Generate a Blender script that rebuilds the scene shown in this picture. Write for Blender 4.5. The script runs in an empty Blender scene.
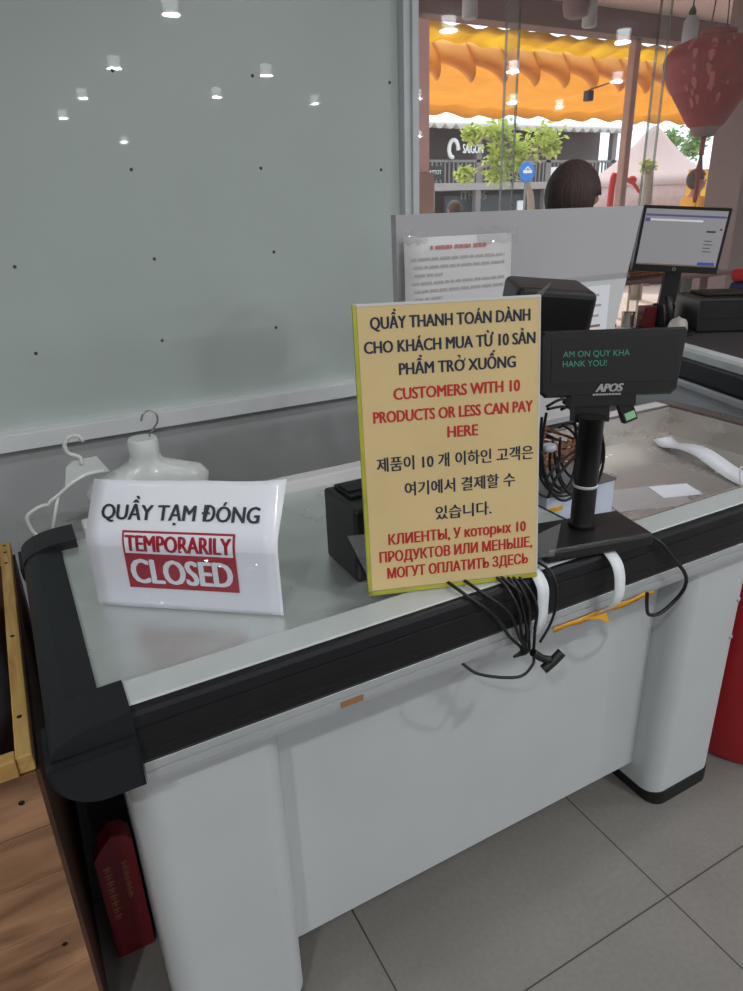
import bpy, bmesh, math, random
from mathutils import Vector, Matrix
SC = bpy.context.scene
COL = SC.collection
random.seed(7)
PI = math.pi

# ------------------------------------------------------------------ camera, world, sun, exposure
CAM_H = 1.36
F_PX = 679.4
yaw, pit, rol = 0.482499, 0.396266, -0.033478
fw = Vector((math.sin(yaw)*math.cos(pit), math.cos(yaw)*math.cos(pit), -math.sin(pit)))
r0 = Vector((math.cos(yaw), -math.sin(yaw), 0)); u0 = r0.cross(fw)
cr = r0*math.cos(rol) + u0*math.sin(rol); cu_ = -r0*math.sin(rol) + u0*math.cos(rol)
cam = bpy.data.objects.new('camera', bpy.data.cameras.new('camera')); COL.objects.link(cam)
cam.matrix_world = Matrix(((cr.x, cu_.x, -fw.x, 0), (cr.y, cu_.y, -fw.y, 0), (cr.z, cu_.z, -fw.z, CAM_H), (0, 0, 0, 1)))
cam.data.sensor_width = 36; cam.data.lens = F_PX/991*36; cam.data.clip_start = .02; cam.data.clip_end = 200
SC.camera = cam

w = bpy.data.worlds.new('sky'); SC.world = w; w.use_nodes = True
bg = w.node_tree.nodes['Background']; bg.inputs[0].default_value = (.80, .90, 1, 1); bg.inputs[1].default_value = 2.6
sun = bpy.data.objects.new('sun', bpy.data.lights.new('sun', 'SUN')); COL.objects.link(sun)
sun.data.energy = 3.6; sun.data.angle = .02; sun.data.color = (1, .95, .86)
sun.rotation_euler = (math.radians(-28), math.radians(14), 0)
vs = SC.view_settings; SC.display_settings.display_device = 'sRGB'
vs.view_transform = 'Standard'; vs.look = 'None'; vs.gamma = 1; vs.use_curve_mapping = False; vs.exposure = -0.35
LAMP_W = 27.0

# ------------------------------------------------------------------ materials
def rgb(r, g, b):   # 0-255 sRGB to linear
    f = lambda c: (c/255/12.92) if c/255 <= .04045 else ((c/255+.055)/1.055)**2.4
    return (f(r), f(g), f(b), 1)
def mat(name, col, rough=.5, metal=0, var=.08, scale=12, bump=0, coat=0, stretch=(1, 1, 1), spec=.5, coat_rough=.03, emit=None, es=1, trans=0, rvar=0):
    m = bpy.data.materials.new(name); m.use_nodes = True
    nt = m.node_tree; N = nt.nodes; L = nt.links; b = N['Principled BSDF']
    tc = N.new('ShaderNodeTexCoord'); mp = N.new('ShaderNodeMapping'); mp.inputs['Scale'].default_value = stretch
    nz = N.new('ShaderNodeTexNoise'); nz.inputs['Scale'].default_value = scale; nz.inputs['Detail'].default_value = 4
    L.new(tc.outputs['Object'], mp.inputs[0]); L.new(mp.outputs[0], nz.inputs[0])
    rp = N.new('ShaderNodeValToRGB'); e = rp.color_ramp.elements
    e[0].position = .3; e[1].position = .7
    e[0].color = tuple(c*(1-var) for c in col[:3])+(1,); e[1].color = tuple(min(1, c*(1+var)) for c in col[:3])+(1,)
    L.new(nz.outputs[0], rp.inputs[0]); L.new(rp.outputs[0], b.inputs['Base Color'])
    b.inputs['Roughness'].default_value = rough; b.inputs['Metallic'].default_value = metal
    b.inputs['Specular IOR Level'].default_value = spec
    if rvar:
        mr = N.new('ShaderNodeMapRange'); mr.inputs[3].default_value = max(.02, rough-rvar); mr.inputs[4].default_value = rough+rvar
        L.new(nz.outputs[0], mr.inputs[0]); L.new(mr.outputs[0], b.inputs['Roughness'])
    if coat: b.inputs['Coat Weight'].default_value = coat; b.inputs['Coat Roughness'].default_value = coat_rough
    if bump:
        bp = N.new('ShaderNodeBump'); bp.inputs['Strength'].default_value = bump; bp.inputs['Distance'].default_value = .01
        L.new(nz.outputs[0], bp.inputs['Height']); L.new(bp.outputs[0], b.inputs['Normal'])
    if emit: b.inputs['Emission Color'].default_value = emit; b.inputs['Emission Strength'].default_value = es
    if trans:
        out = N['Material Output']; tr = N.new('ShaderNodeBsdfTranslucent'); mx = N.new('ShaderNodeMixShader'); mx.inputs[0].default_value = trans
        L.new(rp.outputs[0], tr.inputs[0]); L.new(b.outputs[0], mx.inputs[1]); L.new(tr.outputs[0], mx.inputs[2]); L.new(mx.outputs[0], out.inputs[0])
    return m
def clear_mat(name, tint=(1, 1, 1, 1), gloss=.10, haze=.0, rough=.02, fres=True):
    m = bpy.data.materials.new(name); m.use_nodes = True
    nt = m.node_tree; N = nt.nodes; L = nt.links; N.remove(N['Principled BSDF']); out = N['Material Output']
    t = N.new('ShaderNodeBsdfTransparent'); t.inputs[0].default_value = tint
    g = N.new('ShaderNodeBsdfGlossy'); g.inputs['Roughness'].default_value = rough
    d = N.new('ShaderNodeBsdfDiffuse'); nz = N.new('ShaderNodeTexNoise'); nz.inputs['Scale'].default_value = 3
    tc = N.new('ShaderNodeTexCoord'); L.new(tc.outputs['Object'], nz.inputs[0])
    rp = N.new('ShaderNodeValToRGB'); rp.color_ramp.elements[0].color = (.6, .6, .6, 1); rp.color_ramp.elements[1].color = (.8, .8, .8, 1)
    L.new(nz.outputs[0], rp.inputs[0]); L.new(rp.outputs[0], d.inputs[0])
    lw = N.new('ShaderNodeLayerWeight'); lw.inputs[0].default_value = .12
    ad = N.new('ShaderNodeMath'); ad.operation = 'ADD'; ad.use_clamp = True; ad.inputs[1].default_value = gloss
    ad.inputs[0].default_value = 0
    if fres: L.new(lw.outputs['Fresnel'], ad.inputs[0])
    m1 = N.new('ShaderNodeMixShader'); m1.inputs[0].default_value = haze; L.new(t.outputs[0], m1.inputs[1]); L.new(d.outputs[0], m1.inputs[2])
    m2 = N.new('ShaderNodeMixShader'); L.new(ad.outputs[0], m2.inputs[0]); L.new(m1.outputs[0], m2.inputs[1]); L.new(g.outputs[0], m2.inputs[2])
    L.new(m2.outputs[0], out.inputs[0]); return m
def tile_mat():
    m = mat('floor tile', rgb(128, 123, 118), .42, 0, .05, 5, 0, 0, rvar=.08)
    nt = m.node_tree; N = nt.nodes; L = nt.links; b = N['Principled BSDF']
    src = b.inputs['Base Color'].links[0].from_socket
    n2 = N.new('ShaderNodeTexNoise'); n2.inputs['Scale'].default_value = 90; n2.inputs['Detail'].default_value = 6
    tc = N.new('ShaderNodeTexCoord'); L.new(tc.outputs['Object'], n2.inputs[0])
    mxn = N.new('ShaderNodeMixRGB'); mxn.blend_type = 'OVERLAY'; mxn.inputs[0].default_value = .16
    L.new(src, mxn.inputs[1]); L.new(n2.outputs[0], mxn.inputs[2])
    sp = N.new('ShaderNodeSeparateXYZ'); L.new(tc.outputs['Object'], sp.inputs[0])
    def line(sock, off):
        a = N.new('ShaderNodeMath'); a.operation = 'SUBTRACT'; a.inputs[1].default_value = off; L.new(sock, a.inputs[0])
        d = N.new('ShaderNodeMath'); d.operation = 'DIVIDE'; d.inputs[1].default_value = .597; L.new(a.outputs[0], d.inputs[0])
        f = N.new('ShaderNodeMath'); f.operation = 'FRACT'; L.new(d.outputs[0], f.inputs[0])
        c = N.new('ShaderNodeMath'); c.operation = 'LESS_THAN'; c.inputs[1].default_value = .0055; L.new(f.outputs[0], c.inputs[0]); return c.outputs[0]
    mx = N.new('ShaderNodeMath'); mx.operation = 'MAXIMUM'
    L.new(line(sp.outputs[0], .394), mx.inputs[0]); L.new(line(sp.outputs[1], .601), mx.inputs[1])
    mr = N.new('ShaderNodeMixRGB'); L.new(mx.outputs[0], mr.inputs[0]); L.new(mxn.outputs[0], mr.inputs[1]); mr.inputs[2].default_value = rgb(58, 54, 51)
    L.new(mr.outputs[0], b.inputs['Base Color']); return m
def wood_mat(name, c1, c2, scale=3, stretch=(1, 12, 12)):
    m = mat(name, c1, .6, 0, .1, scale, .25, stretch=stretch)
    nt = m.node_tree; N = nt.nodes; L = nt.links; b = N['Principled BSDF']
    rp = [n for n in N if n.type == 'VALTORGB'][0]; e = rp.color_ramp.elements
    e[0].color = c1; e[1].color = c2; e[0].position = .32; e[1].position = .68
    k = e.new(.22); k.color = tuple(x*.35 for x in c1[:3])+(1,)
    nz = [n for n in N if n.type == 'TEX_NOISE'][0]; nz.inputs['Detail'].default_value = 8; nz.inputs['Distortion'].default_value = .8
    return m
M = {}
M['tile'] = tile_mat()
M['ceil'] = mat('ceiling paint', rgb(200, 200, 198), .8)
M['wall'] = mat('grey wall paint', rgb(190, 191, 192), .5, var=.05, scale=4)
M['wall2'] = mat('shop wall paint', rgb(150, 150, 148), .7)
M['frost'] = mat('frosted back painted glass', rgb(204, 214, 210), .35, var=.03, scale=2, coat=.5, coat_rough=.015, spec=.35)
M['frame'] = mat('white window frame', rgb(246, 248, 249), .4, var=.03)
M['alframe'] = mat('grey window post', rgb(222, 225, 228), .4, var=.03)
M['glass'] = clear_mat('shopfront glass', (.97, .98, .97, 1), .035, .05)
M['gedge'] = clear_mat('glass edge', (.55, .55, .5, 1), .05, .1)
M['steel'] = mat('brushed stainless steel', rgb(206, 212, 209), .30, .66, .07, 8, .008, rvar=.08)
M['welsteel'] = mat('worn stainless steel', rgb(206, 200, 194), .27, .6, .07, 9, .008, rvar=.06)
M['rim'] = mat('dull steel rim', rgb(120, 112, 110), .35, .6)
M['lip'] = mat('white painted edge', rgb(186, 191, 190), .35, var=.03, scale=20)
M['white'] = mat('white painted steel', rgb(190, 193, 195), .4, var=.025, scale=5, spec=.3)
M['bumper'] = mat('black plastic bumper', rgb(24, 24, 27), .45, var=.15, scale=30, spec=.3)
M['cap'] = mat('charcoal plastic cap', rgb(29, 31, 34), .5, var=.08, scale=40, bump=.03, spec=.3)
M['alu'] = mat('aluminium rail', rgb(176, 178, 180), .5, .2, .05, 3)
M['stud_shade'] = mat('dark grey channel', rgb(78, 80, 83), .6)  # for the glass studs and the strip imitating shade under the rail
M['dark'] = mat('dark carcass', rgb(52, 46, 44), .7)
M['black'] = mat('black plastic', rgb(27, 23, 24), .4, var=.1, scale=50)
M['blackm'] = mat('matte black plastic', rgb(20, 18, 19), .6, var=.1, scale=50)
M['cable'] = mat('black cable', rgb(20, 19, 21), .45)
M['paper'] = mat('white paper', rgb(236, 236, 244), .5, var=.01, scale=3, coat=.25, coat_rough=.12)
M['noticep'] = mat('notice paper', rgb(214, 210, 210), .6, var=.02)
M['ink'] = mat('dark ink', rgb(28, 28, 40), .5)
M['blueink'] = mat('navy ink', rgb(38, 42, 66), .5)
M['redink'] = mat('red ink', rgb(196, 42, 40), .5)
M['crimson'] = mat('crimson ink', rgb(168, 22, 48), .45)
M['greyink'] = mat('grey ink', rgb(178, 170, 171), .6)
M['redgrey'] = mat('faded red ink', rgb(190, 130, 126), .6)
M['yellow'] = mat('laminated yellow paper', rgb(224, 196, 142), .45, var=.05, scale=7, coat=.35, coat_rough=.15, bump=.04)
M['edge'] = mat('yellow green edge tape', rgb(178, 176, 64), .4, var=.15, scale=30)
M['ytape'] = mat('yellow packing tape', rgb(222, 160, 40), .35, var=.1, scale=30)
M['film'] = clear_mat('crumpled clear film', (.97, .97, .97, 1), .05, .07, .08, False)
M['acrylic'] = clear_mat('clear acrylic', (.985, .985, .99, 1), .022, .015, .05, False)
M['green'] = mat('green display glow', rgb(40, 100, 80), .5, emit=(.10, .50, .34, 1), es=.28)
M['silver'] = mat('silver print', rgb(190, 186, 184), .35, .3)
M['grelabel'] = mat('green label', rgb(150, 205, 160), .5)
M['board'] = mat('grey board', rgb(178, 175, 179), .45, var=.03, scale=3, coat=.15, coat_rough=.2)
M['boardw'] = mat('white board film', rgb(206, 204, 206), .5, var=.03)
M['strap'] = mat('white webbing strap', rgb(226, 228, 232), .6, var=.04, scale=160)
M['plasticw'] = mat('white hanger plastic', rgb(216, 218, 216), .25, var=.03, coat=.5)
M['chrome'] = mat('chrome wire', rgb(190, 190, 190), .15, 1)
M['crate'] = wood_mat('rough crate wood', rgb(120, 84, 58), rgb(182, 136, 102), 2.2, (1.6, 9, 9))
M['crateY'] = wood_mat('pale pine rail', rgb(188, 142, 74), rgb(222, 182, 112), 4, (12, 1.5, 12))
M['crateX'] = wood_mat('pale pine cross rail', rgb(180, 132, 66), rgb(214, 172, 100), 4, (1.5, 12, 12))
M['crateD'] = wood_mat('dark plywood', rgb(66, 42, 28), rgb(104, 66, 44), 3, (10, 1.5, 1.5))
M['screw'] = mat('screw head', rgb(40, 34, 30), .4, .7)
M['redbox'] = mat('red card', rgb(108, 17, 24), .5, var=.08)
M['gold'] = mat('gold print', rgb(150, 110, 74), .5)
M['redbin'] = mat('red plastic', rgb(176, 30, 40), .35, var=.06)
M['redlac'] = mat('red lantern silk', rgb(150, 34, 38), .55, var=.2, scale=14, trans=.25)
M['lanfl'] = mat('pale lantern print', rgb(176, 92, 86), .6, var=.2, scale=30)
M['brown'] = mat('dark brown wood', rgb(122, 95, 90), .6, var=.1, stretch=(8, 8, 1))
M['post'] = mat('brown painted post', rgb(188, 148, 136), .6, var=.06)
M['pink'] = mat('pinkish plaster column', rgb(240, 196, 192), .7, var=.05)
M['soffit'] = mat('pale soffit', rgb(226, 206, 202), .8, var=.04, scale=3)
M['orange'] = mat('orange awning fabric', rgb(255, 204, 108), .7, var=.08, scale=2.2, trans=.5, stretch=(1, 4, 1))
M['gold2'] = mat('yellow roofing sheet', rgb(252, 212, 96), .4, var=.2, scale=4, trans=.7)
M['street'] = mat('street paving', rgb(196, 178, 170), .8, var=.08, scale=3)
M['bldg'] = mat('dark facade', rgb(92, 80, 80), .8, var=.15)
M['bldg2'] = mat('shop dark front', rgb(52, 56, 62), .6, var=.2)
M['slab'] = mat('balcony slab', rgb(156, 148, 146), .8)
M['railing'] = mat('grey railing', rgb(122, 116, 114), .7)
M['roof'] = mat('corrugated grey roof', rgb(190, 184, 178), .7)
M['leaf'] = mat('yellow green leaves', rgb(186, 198, 104), .6, var=.3, scale=5, trans=.35)
M['leaf2'] = mat('mid green leaves', rgb(130, 164, 96), .6, var=.3, scale=5, trans=.3)
M['bark'] = mat('pale bark', rgb(150, 132, 116), .8)
M['thatch'] = mat('grey thatch', rgb(188, 164, 160), .9, var=.16, scale=9, bump=.4, stretch=(6, 6, 1))
M['signblue'] = mat('blue sign', rgb(44, 120, 206), .5)
M['signw'] = mat('white sign', rgb(228, 228, 228), .5)
M['skin'] = mat('tan skin', rgb(176, 122, 96), .55)
M['hair'] = mat('dark brown hair', rgb(62, 44, 42), .65, var=.35, scale=60, stretch=(3, 3, .15), bump=.6)
M['yshirt'] = mat('yellow shirt', rgb(226, 168, 40), .8)
M['bshirt'] = mat('dark shirt', rgb(60, 50, 56), .8)
M['trous'] = mat('dark trousers', rgb(40, 40, 48), .8)
M['screen'] = mat('lit monitor screen', rgb(120, 118, 120), .4, var=.01, emit=(.62, .60, .64, 1), es=.30)
M['scrbar'] = mat('screen title bar', rgb(80, 80, 130), .3, emit=(.12, .13, .3, 1), es=.4)
M['scrblue'] = mat('screen blue button', rgb(40, 70, 150), .3, emit=(.04, .10, .4, 1), es=.5)
M['scrdk'] = mat('screen dark text', rgb(70, 66, 76), .3)
M['scrw'] = mat('screen white field', rgb(225, 222, 226), .3, emit=(.8, .8, .82, 1), es=.3)
M['wicker'] = mat('woven wicker', rgb(118, 74, 46), .6, var=.4, scale=70, bump=.5)
M['carton'] = mat('pale blue carton', rgb(196, 204, 222), .6, var=.04)
M['cartontop'] = mat('grey carton lid', rgb(104, 98, 98), .5)
M['mat'] = mat('dark counter mat', rgb(72, 66, 70), .35)
M['c2top'] = mat('white worktop', rgb(222, 224, 228), .35)
M['cup'] = mat('silver tin', rgb(190, 180, 170), .25, .8)
M['bag'] = mat('crumpled white plastic bag', rgb(206, 200, 196), .35, var=.08, bump=.6, scale=25, trans=.2)
M['redcl'] = mat('red woven cloth', rgb(190, 36, 44), .8, var=.1, scale=40)
M['blucl'] = mat('dark blue woven cloth', rgb(40, 38, 84), .8, var=.1, scale=40)
M['tancl'] = mat('tan cloth', rgb(190, 146, 116), .8)
M['diff'] = mat('lamp diffuser', rgb(240, 246, 250), .4, emit=(.92, .97, 1, 1), es=9)
M['lamph'] = mat('white lamp housing', rgb(205, 208, 210), .5)
M['glamp'] = mat('grey frosted lamp glass', rgb(186, 186, 186), .35, trans=.3)
M['greycl'] = mat('grey cloth', rgb(120, 124, 134), .9, bump=.3, scale=20)
M['pinkstk'] = mat('beige sticker', rgb(196, 182, 168), .6)

# ------------------------------------------------------------------ mesh helpers (world coordinates)
def NB(): return bmesh.new()
def box(bm, x0, x1, y0, y1, z0, z1, mi=0, bev=0, seg=2):
    t = bmesh.new(); bmesh.ops.create_cube(t, size=1)
    bmesh.ops.transform(t, verts=t.verts, matrix=Matrix.Translation(((x0+x1)/2, (y0+y1)/2, (z0+z1)/2)) @ Matrix.Diagonal((abs(x1-x0), abs(y1-y0), abs(z1-z0), 1)))
    if bev: bmesh.ops.bevel(t, geom=list(t.edges), offset=bev, segments=seg, affect='EDGES', profile=.5)
    merge(bm, t, mi)
def merge(bm, t, mi=0, mtx=None):
    vm = {}
    for v in t.verts: vm[v] = bm.verts.new(mtx @ v.co if mtx else v.co)
    for f in t.faces:
        try:
            g = bm.faces.new([vm[v] for v in f.verts]); g.material_index = mi if mi is not None else f.material_index; g.smooth = f.smooth
        except ValueError: pass
    t.free()
def prism(bm, prof, a, b, axis='X', mi=0):
    """prof: list of 2D points; axis X: points (y,z); Y: (x,z); Z: (x,y)"""
    def P(p, t): return {'X': (t, p[0], p[1]), 'Y': (p[0], t, p[1]), 'Z': (p[0], p[1], t)}[axis]
    A = [bm.verts.new(P(p, a)) for p in prof]; B = [bm.verts.new(P(p, b)) for p in prof]; n = len(prof)
    for i in range(n): bm.faces.new((A[i], A[(i+1) % n], B[(i+1) % n], B[i])).material_index = mi
    bm.faces.new(A[::-1]).material_index = mi; bm.faces.new(B).material_index = mi
def solid(bm, fs, th):
    bm.normal_update(); bmesh.ops.solidify(bm, geom=fs, thickness=th)
def spline(pts, k=6):
    pts = [Vector(p) for p in pts]; out = []
    for i in range(len(pts)-1):
        p0 = pts[max(i-1, 0)]; p1 = pts[i]; p2 = pts[i+1]; p3 = pts[min(i+2, len(pts)-1)]
        for j in range(k):
            t = j/k
            out.append(.5*((2*p1)+(p2-p0)*t+(2*p0-5*p1+4*p2-p3)*t*t+(3*p1-p0-3*p2+p3)*t**3))
    out.append(pts[-1]); return out
def tube(bm, pts, r, n=8, mi=0, smooth=True, k=6, closed=False, flat=1):
    P = spline(pts, k) if k else [Vector(p) for p in pts]
    rings = []; up = Vector((0, 0, 1)); prev = None
    for i, p in enumerate(P):
        t = (P[min(i+1, len(P)-1)]-P[max(i-1, 0)])
        if t.length < 1e-9: t = Vector((0, 0, 1))
        t.normalize()
        if prev is None: a = t.cross(up if abs(t.z) < .9 else Vector((1, 0, 0))).normalized()
        else: a = (prev - t*prev.dot(t)).normalized()
        prev = a; b = t.cross(a); rr = r(i/(len(P)-1)) if callable(r) else r
        rings.append([bm.verts.new(p + a*math.cos(2*PI*j/n)*rr + b*math.sin(2*PI*j/n)*rr*flat) for j in range(n)])
    for i in range(len(rings)-1):
        for j in range(n):
            f = bm.faces.new((rings[i][j], rings[i][(j+1) % n], rings[i+1][(j+1) % n], rings[i+1][j])); f.material_index = mi; f.smooth = smooth
    if not closed:
        bm.faces.new(rings[0][::-1]).material_index = mi; bm.faces.new(rings[-1]).material_index = mi
def lathe(bm, prof, c=(0, 0, 0), n=32, mi=0, smooth=True, sx=1, sy=1):
    c = Vector(c); rings = []
    for r, z in prof:
        rings.append([bm.verts.new(c+Vector((math.cos(2*PI*j/n)*r*sx, math.sin(2*PI*j/n)*r*sy, z))) for j in range(n)])
    for i in range(len(rings)-1):
        for j in range(n):
            f = bm.faces.new((rings[i][j], rings[i][(j+1) % n], rings[i+1][(j+1) % n], rings[i+1][j])); f.material_index = mi; f.smooth = smooth
    bm.faces.new(rings[0][::-1]).material_index = mi; bm.faces.new(rings[-1]).material_index = mi
def sheet(bm, grid, th=0, mi=0, smooth=True):
    """grid of points; thick along its normal"""
    V = [[bm.verts.new(p) for p in row] for row in grid]; fs = []
    for i in range(len(V)-1):
        for j in range(len(V[0])-1):
            f = bm.faces.new((V[i][j], V[i][j+1], V[i+1][j+1], V[i+1][j])); f.material_index = mi; f.smooth = smooth; fs.append(f)
    if th:
        solid(bm, fs, th)
        for f in bm.faces:
            if f.material_index == mi and min(e.calc_length() for e in f.edges) < th*1.6: f.smooth = False
def obj(name, bm, m, parent=None, fixn=True):
    if fixn: bmesh.ops.recalc_face_normals(bm, faces=bm.faces)
    if parent is not None: bm.transform(WM[parent.name].inverted())
    me = bpy.data.meshes.new(name); bm.to_mesh(me); bm.free()
    for x in (m if isinstance(m, (list, tuple)) else [m]): me.materials.append(x)
    o = bpy.data.objects.new(name, me); COL.objects.link(o)
    if parent is not None: o.parent = parent; WM[o.name] = WM[parent.name]
    else: WM[o.name] = Matrix.Identity(4)
    return o
WM = {}
def at(px, py, Y):
    d = cr*((px-371.5)/F_PX)-cu_*((py-495.5)/F_PX)+fw; t = Y/d.y
    return Vector((d.x*t, Y, CAM_H+d.z*t))
def tag(o, label, cat, group=None, kind=None):
    o['label'] = label
    if cat: o['category'] = cat
    if group: o['group'] = group
    if kind: o['kind'] = kind
    return o
def thing(name, label, cat, loc=(0, 0, 0), rz=0, group=None):
    o = bpy.data.objects.new(name, None); COL.objects.link(o); o.empty_display_size = .05
    o.location = loc; o.rotation_euler = (0, 0, rz)
    WM[o.name] = Matrix.Translation(loc) @ Matrix.Rotation(rz, 4, 'Z')
    tag(o, label, cat, group); return o
def struct(name, bm, m): o = obj(name, bm, m); o['kind'] = 'structure'; return o
def rotz(bm, a, c): bmesh.ops.rotate(bm, verts=bm.verts, cent=c, matrix=Matrix.Rotation(a, 3, 'Z'))
def copy_tree(o, loc, label):
    c = o.copy(); COL.objects.link(c); c.location = loc; c['label'] = label; WM[c.name] = Matrix.Translation(loc)
    for ch in [x for x in o.children]:
        d = ch.copy(); COL.objects.link(d); d.parent = c
        for g in [x for x in ch.children]:
            e = g.copy(); COL.objects.link(e); e.parent = d
    return c
CAPH = None
def text_bm(s, bold=.012, shear=0, width=None, cap=None, align=None):
    """flat text mesh; x from 0..width, baseline at y=0, cap height = cap"""
    global CAPH
    def raw(t, bo):
        c = bpy.data.curves.new('t', 'FONT'); c.body = t; c.offset = bo; c.shear = shear; c.resolution_u = 3
        o = bpy.data.objects.new('t', c); COL.objects.link(o); bpy.context.view_layer.update()
        me = bpy.data.meshes.new_from_object(o.evaluated_get(bpy.context.evaluated_depsgraph_get()))
        b = bmesh.new(); b.from_mesh(me); bpy.data.objects.remove(o); bpy.data.curves.remove(c); bpy.data.meshes.remove(me); return b
    if CAPH is None:
        b = raw('H', 0); CAPH = max(v.co.y for v in b.verts); b.free()
    b = raw(s, bold)
    x0 = min(v.co.x for v in b.verts); x1 = max(v.co.x for v in b.verts)
    sx = width/(x1-x0) if width else cap/CAPH; sy = cap/CAPH
    for v in b.verts: v.co = Vector(((v.co.x-x0)*sx, v.co.y*sy, 0))
    return b
def add_text(bm, s, u0, u1, v, cap, place, mi, bold=.012, shear=0, cuts=()):
    d = bold*cap*1.3; lift = 0
    for dx, dy in (((-d, 0), (-d*.4, 0), (d*.4, 0), (d, 0), (0, d*.4)) if bold else ((0, 0),)):
        add_text1(bm, s, u0+dx, u1+dx, v+dy, cap, place, mi, 0, shear, cuts, lift); lift += .00012
def add_text1(bm, s, u0, u1, v, cap, place, mi, bold, shear, cuts, lift):
    t = text_bm(s, bold, shear, u1-u0, cap)
    for c in cuts:
        bmesh.ops.bisect_plane(t, geom=list(t.verts)+list(t.edges)+list(t.faces), plane_co=(0, c-v, 0), plane_no=(0, 1, 0))
    for q in t.verts:
        u_, v_ = q.co.x+u0, q.co.y+v; p = place(u_, v_)
        if lift: p = p+(place(u_+.001, v_)-p).cross(place(u_, v_+.001)-p).normalized()*lift
        q.co = p
    merge(bm, t, mi)
def add_rect(bm, u0, u1, v0, v1, place, mi, nv=1):
    for i in range(nv):
        a = v0+(v1-v0)*i/nv; b = v0+(v1-v0)*(i+1)/nv
        bm.faces.new([bm.verts.new(place(*p)) for p in ((u0, a), (u1, a), (u1, b), (u0, b))]).material_index = mi

# ------------------------------------------------------------------ the setting
YW = 2.6
b = NB(); box(b, -3, 10, -12.5, YW+.1, -.08, 0); struct('floor', b, M['tile'])
b = NB(); box(b, -3, 10, -12.5, YW+.1, 2.9, 2.98); struct('ceiling', b, M['ceil'])
b = NB(); box(b, -3.1, -3, -12.5, YW+.1, 0, 2.9); struct('wall_left', b, M['wall2'])
b = NB(); box(b, 10, 10.1, -12.5, YW+.1, 0, 2.9); struct('wall_right', b, M['wall2'])
b = NB(); box(b, -3, 10, -12.6, -12.5, 0, 2.9); struct('wall_front', b, M['wall2'])
b = NB(); box(b, -3, 10, YW, YW+.1, 0, .63); struct('wall_back', b, M['wall'])
b = NB(); box(b, -3, 1.545, YW+.012, YW+.03, .66, 2.9); win = struct('window_1', b, M['frost'])
b = NB(); box(b, -3, 1.604, YW-.045, YW+.05, .63, .69, bev=.003); obj('window_frame', b, M['frame'], win)
b = NB(); box(b, 1.545, 1.575, YW-.03, YW+.05, .69, 2.9, bev=.002); box(b, 1.575, 1.604, YW-.045, YW+.05, .69, 2.9, bev=.002); obj('window_post', b, M['alframe'], win)
for x, z in [(.485, 1.8), (.955, 1.808), (.497, 1.514), (.957, 1.517), (.081, 1.228), (.53, 1.227), (.981, 1.227), (.087, .945), (.515, .942), (.964, .944), (1.506, 1.812), (1.46, 1.51)]:
    b = NB(); lathe(b, [(.0058, 0), (.0058, .002), (.003, .003)], n=12)
    bmesh.ops.transform(b, verts=b.verts, matrix=Matrix.Translation((x, YW+.013, z)) @ Matrix.Rotation(PI/2, 4, 'X')); obj('glass_stud', b, M['stud_shade'], win)
b = NB(); box(b, 1.604, 10, YW, YW+.06, .63, .69, bev=.003); struct('trim_1', b, M['frame'])
for i, (x0, x1, dy) in enumerate(((1.604, 2.135, .02), (2.082, 3.034, .036), (2.946, 6.0, .02), (5.95, 10, .036))):
    b = NB(); box(b, x0, x1, YW+dy, YW+dy+.01, .69, 2.9); g = struct('window_%d' % (i+2), b, M['glass'])
    for xe in ((x0,) if i else ()) + (x1,):
        b = NB(); box(b, xe-.002, xe+.002, YW+dy-.001, YW+dy+.011, .69, 2.9); obj('pane_edge', b, M['gedge'], g)

# ceiling lamps
def lamp(x, y, pw=1):
    t = thing('ceiling_lamp', '', 'lamp', (x, y, 2.9), group='round white ceiling lamps')
    b = NB(); lathe(b, [(.075, 2.884), (.085, 2.887), (.088, 2.90), (.07, 2.90)], (x, y, 0), 20); obj('housing', b, M['lamph'], t)
    b = NB(); lathe(b, [(.02, 2.785), (.040, 2.790), (.052, 2.805), (.058, 2.83), (.060, 2.883), (.05, 2.884)], (x, y, 0), 20); d = obj('diffuser', b, M['diff'], t)
    l = bpy.data.lights.new('lamp light', 'AREA'); l.shape = 'DISK'; l.size = .13; l.energy = LAMP_W*pw; l.color = (.94, .98, 1)
    lo = bpy.data.objects.new('lamp_light', l); COL.objects.link(lo); lo.parent = t; lo.location = (0, 0, -.120)
    t['label'] = 'round white ceiling lamp lit above the shop floor'
    return t
for q in [(1.63, -.9), (1.7, .75, .35), (1.57, -3.1), (1.51, -5.15), (1.47, -7.1), (3.166, -3.0), (3.08, -4.6), (4.55, -4.8), (2.94, -10.5), (3.95, -.56), (5.77, -1.9), (7.4, -3.9), (8.5, -4.1), (5.73, -3.95), (8.55, -8.4), (7.53, -2.0), (5.83, -.33), (-1.2, .7, .4), (-1.1, -.9, 1.2), (-1.1, -3.1, 1.3), (-1.1, -5.1)]:  # last four: unseen lamps added at the left to brighten the front faces
    lamp(*q)

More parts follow.
